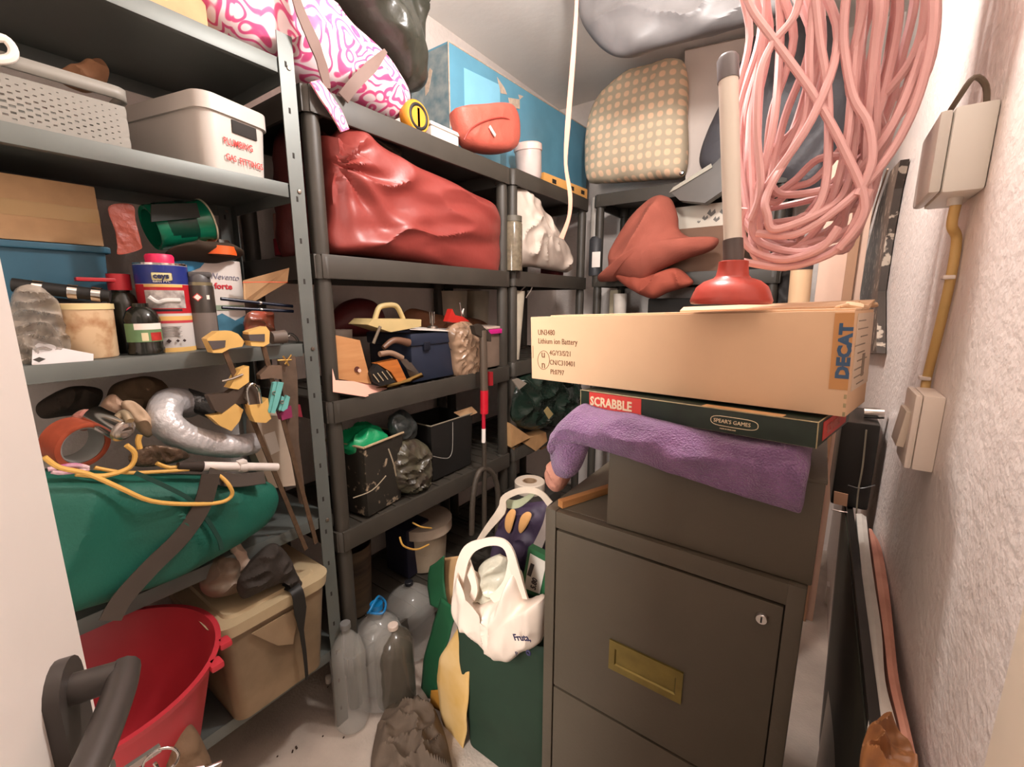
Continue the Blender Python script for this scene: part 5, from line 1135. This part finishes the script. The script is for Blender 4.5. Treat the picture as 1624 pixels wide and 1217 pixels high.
# left gusset panels
def sheet(name, grid, mat, parent, th=.003, amp=.006):
    """grid: rows of points -> smooth sheet"""
    b = MB(); R = [spline([Vector(q) for q in row], 6) for row in grid]
    cols = [spline([R[i][j] for i in range(len(R))], 6) for j in range(len(R[0]))]
    V = [[b.bm.verts.new(q+Vector((amp*noise.noise(q*14), amp*noise.noise(q*14+Vector((4, 4, 4))), 0))) for q in c] for c in cols]
    for i in range(len(V)-1):
        for j in range(len(V[0])-1): b.bm.faces.new((V[i][j], V[i+1][j], V[i+1][j+1], V[i][j+1]))
    return b.build(name, mat, parent, solid=th)
CRB = M((222, 190, 138), .7, var=.10, vs=7, rgb2=(204, 160, 84))
sheet('cream_gusset', [[P(742, 975, Y=.84), P(765, 1000, Y=.83)], [P(706, 1030, Y=.84), P(750, 1040, Y=.83)], [P(694, 1070, Y=.84), P(744, 1100, Y=.825)], [P(700, 1140, Y=.84), P(740, 1160, Y=.825)], [P(718, 1180, Y=.84), P(736, 1190, Y=.825)]], CRB, t)
sheet('green_gusset', [[P(700, 948, Y=.9), P(722, 968, Y=.87)], [P(684, 1000, Y=.9), P(712, 1010, Y=.86)], [P(672, 1050, Y=.9), P(698, 1060, Y=.86)], [P(668, 1105, Y=.9), P(692, 1110, Y=.86)]], GR, t)
sheet('green_flap', [[P(683, 898, Y=.95), P(706, 882, Y=.95)], [P(678, 930, Y=.95), P(704, 925, Y=.95)], [P(684, 960, Y=.93), P(716, 975, Y=.92)]], GR, t)
sheet('cream_rim', [[P(706, 885, Y=1.0), P(745, 880, Y=1.0)], [P(704, 930, Y=.98), P(730, 920, Y=.98)], [P(712, 970, Y=.95), P(740, 960, Y=.95)]], M((196, 156, 110), .7, var=.1), t)
sheet('yellow_corner', [[P(684, 1095, Y=.86), P(700, 1095, Y=.85)], [P(682, 1120, Y=.86), P(702, 1130, Y=.85)]], M((196, 136, 50), .7), t, amp=.002)
# white carrier bag in front/on top
CW = M((226, 208, 192), .45, var=.03)
t = T('white_vest_carrier', 'white vest-handled carrier bag with blue writing in front of the green shopping bag', 'carrier bag', P(800, 1040, Y=.80))
YC_ = .795
ol = [P(u, v, Y=YC_) for u, v in ((722, 935), (730, 900), (738, 945), (752, 962), (775, 955), (800, 945), (818, 905), (828, 935), (835, 955), (862, 950), (862, 1000), (856, 1020), (830, 1032), (808, 1047), (780, 1032), (748, 1000), (728, 985), (720, 960))]
pillow('bag_body', ol, (0, -1, 0), .045, .05, CW, t, amp=.006, sc=12, stretch=(1.5, 1, .6), p=3, center=P(795, 990, Y=YC_), K=28)
def hloop(pts, ww): return band(pts, (.1, -1, .1), ww, .006, 'handle', CW, t)
hloop([P(724, 955, Y=.79), P(730, 905, Y=.78), P(742, 874, Y=.78), P(765, 862, Y=.78), P(790, 860, Y=.78), P(806, 872, Y=.78), P(816, 905, Y=.78), P(828, 950, Y=.79)], [.03, .034, .03, .02, .02, .022, .026, .03])
hloop([P(738, 890, Y=.80), P(752, 930, Y=.79), P(748, 950, Y=.785)], [.03, .02, .02])
hloop([P(812, 885, Y=.80), P(804, 925, Y=.79), P(782, 955, Y=.785)], [.02, .022, .03])
pillow('inner_bundle', [P(u, v, Y=.84) for u, v in ((752, 945), (760, 900), (785, 882), (802, 890), (806, 925), (795, 958), (765, 960))], (0, -1, 0), .025, .03, M((206, 200, 180), .3, bump=.3), t, amp=.012, sc=18)
BI = M((50, 46, 80), .6)
text('Fruta,', .022, P(816, 1016, Y=.735), (.9, .0, .42), (-.1, 0, 1), BI, t, bold=.0004)
b = MB(); b.torus(P(838, 1036, Y=.740), .005, .0022, (0, -1, 0)); b.build('blue_blob', BI, t); text('P', .014, P(818, 1040, Y=.738), (.9, .2, .3), (0, 0, 1), BI, t)
# bag with purple print behind
t = T('purple_print_bag', 'white handled bag with dark purple and peanut picture behind the carrier bag', 'bag', P(830, 870, Y=1.05))
PU = M((58, 44, 64), .6, var=.12, vs=30)
pillow('bag_body', [P(u, v, Y=1.05) for u, v in ((788, 850), (800, 812), (830, 800), (866, 798), (874, 830), (866, 900), (820, 905), (780, 890))], (0, -1, 0), .04, .05, PU, t, amp=.008, sc=12)
for q in (((802, 820), (811, 808), (818, 812), (814, 830), (808, 846), (801, 838)), ((826, 820), (836, 812), (843, 817), (836, 834), (826, 846), (822, 838))):
    pillow('peanut_picture', [P(u, v, Y=1.005) for u, v in q], (0, -1, 0), .004, .002, M((214, 158, 98), .6), t, amp=0, n=30, K=5)
hb = M((214, 196, 176), .5)
band([P(750, 872, Y=1.0), P(772, 840, Y=1.0), P(795, 810, Y=1.0), P(800, 790, Y=1.0), P(828, 778, Y=1.0), P(855, 782, Y=1.0), P(872, 800, Y=1.0)], (0, -1, .1), [.012, .022, .03, .02, .018, .018, .022], .004, 'handle', hb, t)
band([P(795, 796, Y=1.04), P(820, 800, Y=1.04), P(848, 782, Y=1.03)], (0, -1, .4), [.03, .026, .01], .003, 'inner_rim', M((168, 170, 140), .5), t)
band([P(872, 805, Y=1.0), P(866, 835, Y=.99), P(850, 872, Y=.99)], (0, -1, 0), [.02, .024, .03], .004, 'side_panel', M((150, 136, 128), .4), t)
# price card
t = T('price_card', 'green-bordered white card marked 5.80 sticking out of the shopping bag', 'card', P(850, 930, Y=.88))
q = [P(u, v, Y=.86) for u, v in ((838, 868), (872, 885), (862, 950), (826, 938))]
ups = (q[0]-q[3]).normalized(); rt = (q[1]-q[0]).normalized()
MB().slab(q, (0, 1, 0), .02).build('card', M((38, 92, 56), .5), t, smooth=False)
q2 = [P(u, v, Y=.859) for u, v in ((841, 878), (867, 892), (856, 942), (832, 933))]
MB().slab(q2, (0, -1, 0), .001).build('white_panel', M((206, 198, 186), .5), t, smooth=False)
text('5.80', .022, P(849, 937, Y=.857), ups, -rt, M((60, 52, 52)), t, bold=.0005, sx=.9); 
MB().slab([P(u, v, Y=.8585) for u, v in ((842, 893), (848, 896), (842, 915), (836, 912))], (0, -1, 0), .001).build('printed_block', M((56, 50, 50)), t, smooth=False)
# ------------------------------------------------------------ pink hose on a hook
HO = M((226, 176, 172), .36, var=.06, vs=4)
t = T('pink_hose', 'big hanging bundle of pink hose loops above the cardboard carton', 'hose', (-.02, .95, 1.42))
rnd = random.Random(11); b = MB()
def U(a, c): return rnd.uniform(a, c)
for k in range(20):
    y0 = .90+.16*k/20+U(-.02, .02); lo = U(0, 1)
    lx = 1175+125*U(0, 1)**1.4-10*lo; bx = U(1195, 1270); bv = 425-130*lo**1.3
    rx_, rv = U(1290, 1390), bv-U(20, 60); tx = U(1345, 1488); wob = U(-18, 18)
    pts = [(lx+U(10, 60)+60, -190), (lx+U(0, 30), -60), (lx+U(-20, 22)+20, 60), (lx-U(0, 12)+wob*.5, 190), (min(lx, 1215)-U(0, 14)+8*lo, min(bv-60, 320-20*lo)), (1190+U(-8, 22)+20*lo, bv-22), (bx, bv), (rx_-40, bv-18-U(0, 12)), (rx_, rv-20), ((rx_+tx)/2+wob, U(190, 240)), (tx-U(5, 25), U(80, 120)), (tx, -30), (tx-U(10, 60), -190)]
    pp = [P(u, v, Y=y0+U(-.018, .018)+.02*math.sin(i*.9+k)) for i, (u, v) in enumerate(pts)]
    pp = [Vector((min(q.x, .118), q.y, q.z)) for q in pp]
    top = Vector((U(-.03, .06), y0, 2.17+U(-.02, .03)))
    b.tube(pp+[top], .0063, 8, True, 6)
# stray strands crossing
for pts in (((1168, -60), (1190, 10), (1225, 60), (1290, 150), (1340, 240), (1372, 330), (1330, 395)), ((1480, -40), (1478, 60), (1450, 170), (1400, 260), (1330, 330), (1260, 372), (1200, 370)), ((1275, -60), (1262, 20), (1225, 70), (1205, 120), (1200, 200), (1206, 300), (1190, 350)), ((1290, -40), (1300, 60), (1313, 150), (1312, 270), (1296, 330), (1262, 360)), ((1180, 330), (1174, 360), (1190, 395), (1240, 412), (1300, 395), (1330, 360)), ((1172, 414), (1240, 424), (1300, 410), (1340, 382), (1380, 300)), ((1345, -30), (1338, 60), (1352, 150), (1378, 200), (1382, 260), (1360, 310))):
    b.tube([P(u, v, Y=.89+.01*math.sin(i)) for i, (u, v) in enumerate(pts)], .0062, 8, False, 6)
b.build('hose_loops', HO, t)
b = MB(); b.cyl((XR, .95, 2.17), (.0, .95, 2.175), .006).cyl((.0, .95, 2.175), (-.03, .95, 2.21), .006); b.build('wall_hook', STEEL, t)
# ------------------------------------------------------------ right wall: junction box, conduit, switch
PW = M((224, 220, 210), .35, var=.02)
t = T('junction_box', 'off-white electrical junction box high on the right wall', 'junction box', (XR, .70, 1.62))
yn = P(1577, 228, X=XR).y; XF = P(1483, 235, Y=yn).x; DP = XR-XF; yl = min(.14, P(1448, 245, X=XF).y-yn); c = P(1535, 232, Y=yn); zb, ztp = P(1530, 303, Y=yn).z, P(1530, 165, Y=yn).z
b = MB(); b.box((XR-DP*.38, yn+yl/2, (zb+ztp)/2), (DP*.76, yl, ztp-zb), .006); b.build('box_base', PW, t)
b = MB(); b.box((XF+DP*.12, yn+yl/2, (zb+ztp)/2), (DP*.24, yl-.004, ztp-zb-.004), .005); b.build('box_cover', M((206, 200, 190), .35, var=.02), t)
b = MB(); b.cyl((XR-.02, yn+.05, zb+.003), (XR-.02, yn+.05, zb-.010), .009, .008, 16); b.build('gland', PW, t)
t2 = T('conduit', 'yellowed cable running from the junction box down to the switch', 'cable', (XR, .8, 1.2))
q0 = Vector((XR-.018, yn+.05, zb-.006)); q1 = P(1517, 380, X=XR-.008); q2 = P(1508, 440, X=XR-.008); q3 = P(1490, 520, X=XR-.008); q4 = P(1470, 600, X=XR-.008); q5 = P(1466, 632, X=XR-.012)
MB().tube([q0, q0+Vector((0, .004, -.03)), q1, q2, q3, q4, q5], .0062, 12, False, 6).build('cable', M((214, 178, 112), .5, var=.1, vs=12), t2)
for q in (q2, q4): MB().box(q+Vector((-.003, 0, 0)), (.014, .020, .006), .002).build('cable_clip', WHITEP, t2)
b = MB(); b.tube([(XR-.01, yn+.02, ztp-.004), (XR-.016, yn+.01, ztp+.02), (XR-.03, yn-.0, ztp+.03), (XR-.04, yn+.01, ztp+.012), (XR-.045, yn+.05, ztp-.0)], .0035, 8); b.build('dark_cable', M((110, 96, 80), .5), t)
MB().tube([(XR-.045, yn+.10, zb+.055), (XR-.04, yn+.13, zb+.05), (XR-.02, yn+.16, zb+.04)], .003, 8).build('dark_cable', M((90, 80, 70), .5), t)
t = T('light_switch', 'white surface-mounted light switch low on the right wall', 'switch', (XR, .93, 1.0))
yn = P(1491, 690, X=XR).y; zb, ztp = P(1468, 749, Y=yn).z, P(1468, 628, Y=yn).z
SWM = M((236, 222, 208), .35, var=.02)
XF = P(1441, 690, Y=yn).x; DP = XR-XF
b = MB(); b.box((XR-DP*.36, yn+.042, (zb+ztp)/2), (DP*.72, .084, ztp-zb), .003); b.build('back_box', SWM, t)
b = MB(); b.box((XF+DP*.14, yn+.042, (zb+ztp)/2), (DP*.27, .084, ztp-zb), .004); pl = b.build('face_plate', SWM, t)
b = MB().at((XF-.003, yn+.042, (zb+ztp)/2), ry=.10); b.box((0, 0, 0), (.010, .056, .056), .002); b.build('rocker', M((226, 210, 190), .35), pl)
# ------------------------------------------------------------ right side: stack of panels leaning, case, board
def panel(name, label, x0, x1, y0, y1, z1, mat, tl=.0, part='panel'):
    b = MB(); b.slab([(x0, y0, .004), (x0+tl, y0, z1), (x0+tl, y1, z1), (x0, y1, .004)], (1, 0, 0), x1-x0); o = b.build(name, mat, None, smooth=False); tag(o, label, 'panel'); return o
DK = M((34, 30, 26), .4, var=.1)
t = T('framed_mirror', 'black-framed dark mirror on edge beside the cabinet, first of the leaning panels', 'mirror', (.065, .7, 0))
def lean(xb, xt, th, y0, y1, z1, name, mat):
    MB().slab([(xb, y0, .004), (xt, y0, z1), (xt, y1, z1), (xb, y1, .004)], (1, 0, 0), th).build(name, mat, t, smooth=False)
lean(.132, .099, .012, .42, 1.50, .855, 'frame', DK)
lean(.1305, .0975, .002, .50, 1.42, .835, 'mirror_glass', M((44, 44, 30), .6, var=.3, vs=14, rgb2=(26, 26, 20)))
def topsheet(name, label, cat, uv0, uv1, mat, th, zc_=.85, amp=.002):
    """a soft panel standing on edge: its wavy top edge runs along the wall"""
    L0 = [P(u, v, Z=zc_) for u, v in uv0]; L1 = [P(u, v, Z=zc_) for u, v in uv1]
    for q in L0+L1: q.x = min(q.x, .1525)
    b = MB(); A = spline(L0, 5); B = spline(L1, 5); rows = []
    for p_, q_ in zip(A, B):
        p_.x = min(p_.x, .151); q_.x = min(q_.x, .153); m_ = (p_+q_)/2; m_.z += .004
        lo0 = Vector((p_.x, p_.y, .01)); lo1 = Vector((q_.x, q_.y, .01))
        rows.append([b.bm.verts.new(v_) for v_ in (lo0, Vector((p_.x, p_.y, zc_*.6)), p_, m_, q_, Vector((q_.x, q_.y, zc_*.6)), lo1)])
    for r0, r1 in zip(rows, rows[1:]):
        for i in range(6): b.bm.faces.new((r0[i], r1[i], r1[i+1], r0[i+1]))
    b.bm.faces.new(rows[0]); b.bm.faces.new(rows[-1][::-1])
    for r0, r1 in zip(rows, rows[1:]): b.bm.faces.new((r0[6], r1[6], r1[0], r0[0]))
    o = b.build(name, mat); tag(o, label, cat); return o
topsheet('white_wrapped_panel', 'panel wrapped in pale grey paper, middle of the leaning panels', 'panel', ((1358, 815), (1362, 860), (1368, 920), (1378, 1000), (1384, 1080), (1376, 1160), (1380, 1240)), ((1374, 820), (1378, 860), (1386, 920), (1398, 1000), (1404, 1080), (1424, 1160), (1434, 1240)), M((196, 188, 178), .5, var=.06, vs=30), 0, .85)
topsheet('pink_wrapped_panel', 'panel wrapped in pink cloth, last of the leaning panels against the wall', 'panel', ((1378, 838), (1383, 870), (1391, 930), (1402, 1010), (1410, 1080), (1428, 1160), (1440, 1240)), ((1386, 846), (1400, 870), (1409, 930), (1418, 1010), (1426, 1080), (1444, 1160), (1462, 1240)), M((216, 156, 134), .7, var=.14, vs=7, rgb2=(150, 96, 80)), 0, .846)
o = pillow('brown_leather_roll', [P(u, v, Z=.88) for u, v in ((1368, 1230), (1368, 1180), (1385, 1152), (1408, 1150), (1428, 1168), (1448, 1190), (1455, 1240), (1420, 1280))], (0, 0, 1), .012, .03, M((160, 104, 60), .5, var=.25, vs=26), None, amp=.012, sc=26); tag(o, 'crumpled brown leather piece on top of the leaning panels', 'leather')
t = T('black_case', 'black case with pinkish latch standing behind the leaning panels', 'case', (.1, 1.4, .858))
yk = 1.30; xa, xb = P(1322, 760, Y=yk).x, .138; zt = P(1370, 672, Y=yk).z; zbm = .858
MB().box(((xa+xb)/2, yk+.10, (zt+zbm)/2), (xb-xa, .20, zt-zbm), .006).build('case_body', M((30, 26, 22), .35, var=.08), t)
MB().slab([P(u, v, Y=yk-.001) for u, v in ((1323, 779), (1345, 784), (1343, 803), (1322, 798))], (0, -1, 0), .004).build('latch', M((196, 148, 116), .4, .2), t, smooth=False)
MB().tube([P(u, v, Y=yk-.002) for u, v in ((1319, 808), (1335, 812), (1352, 814))], .0022, 6).build('chrome_strip', CHROME, t)
MB().tube([P(u, v, Y=yk-.004) for u, v in ((1374, 682), (1368, 740), (1361, 780), (1358, 815))], .0018, 6).build('silver_cord', M((150, 140, 120), .4, .3), t)
MB().tube([P(u, v, Y=yk-.004) for u, v in ((1345, 770), (1365, 775), (1388, 770))], .0016, 6).build('seam', M((70, 66, 60), .3), t)
a, e = P(1368, 668, Y=1.36), P(1400, 670, Y=1.36)
o = MB().cyl(a, e, .013, .013, 22).build('chrome_tube', CHROME); tag(o, 'short chrome tube end poking out beside the board game box', 'tube'); o.location.z = max(o.location.z, zt+.001)
o = MB().box(P(1316, 940, Z=.05), (.03, .05, .09), .004).build('white_block', WHITEP); tag(o, 'small white block on the floor behind the filing cabinet', 'block'); o.location.z = .001
# speckled board on right wall
t = T('speckled_board', 'black paint-speckled board leaning on the right wall behind the carton', 'board', (.12, 1.9, .9))
SPK = M((64, 56, 50), .45, var=.2, vs=26, rgb2=(170, 156, 140), thr=(.38, .42))
ps = [P(u, v, X=.132) for u, v in ((1428, 254), (1412, 272), (1392, 330), (1374, 400), (1364, 462), (1364, 560), (1390, 560), (1392, 462), (1404, 380), (1418, 300))]
MB().slab(ps, (1, 0, 0), .02).build('board', SPK, t, smooth=False)
b = MB(); b.tube([P(1408, 268, X=.131), P(1388, 328, X=.131), P(1370, 398, X=.131), P(1360, 462, X=.131)], .003, 6); b.build('pale_edge', M((214, 180, 156), .7), t)
# cream batten, black gadget and pale boards under hose
t = T('capped_batten', 'cream tube with black cap standing below the pink hose', 'tube', P(1285, 470, Y=1.7))
a, e = P(1278, 560, Y=1.7), P(1272, 418, Y=1.7); a.z = .0
MB().cyl(a, e, .030, .030, 24).build('tube', M((212, 176, 138), .6, var=.05), t)
MB().cyl(e-Vector((0, 0, .02)), e+Vector((-.0, 0, .07)), .031, .031, 24).build('black_cap', M((66, 56, 54), .5), t)
t = T('white_board', 'tall pinkish-white board standing on edge behind the pink hose', 'board', P(1330, 470, Y=2.0))
xa, xb = P(1296, 440, Y=2.1).x, P(1368, 440, Y=2.1).x
MB().box(((xa+xb)/2, 2.11, .95), (xb-xa, .02, 1.9), .002).build('board', M((220, 184, 162), .6, var=.03), t)
MB().box(((xa+xb)/2+.03, 2.09, .93), (.03, .018, 1.86), .002).build('timber_strip', M((176, 134, 104), .7, var=.06), t)
o = pillow('black_rucksack', [(lambda q: Vector((q.x, q.y, max(q.z, 1.098))))(P(u, v, Y=2.5)) for u, v in ((1180, 470), (1170, 440), (1190, 420), (1240, 418), (1266, 440), (1270, 500), (1240, 560), (1180, 560))], (0, -1, 0), .08, .08, M((44, 40, 38), .6, bump=.2), None, amp=.01, sc=9); tag(o, 'black rucksack behind the plunger cup on the back rack', 'rucksack')
# ceiling lamp
t = T('ceiling_lamp', 'white pendant lamp holder hanging above the aisle', 'lamp', (-.38, 1.00, ZC-.03))
b = MB(); b.cyl((-.38, 1.00, 2.33), (-.38, 1.00, ZC), .004).lathe((-.38, 1.00, 2.27), [(0, 0), (.02, 0), (.022, .05), (.01, .06), (0, .06)], 24); b.build('lamp_base', WHITE, t)
# ------------------------------------------------------------ finish: nothing left unlabelled
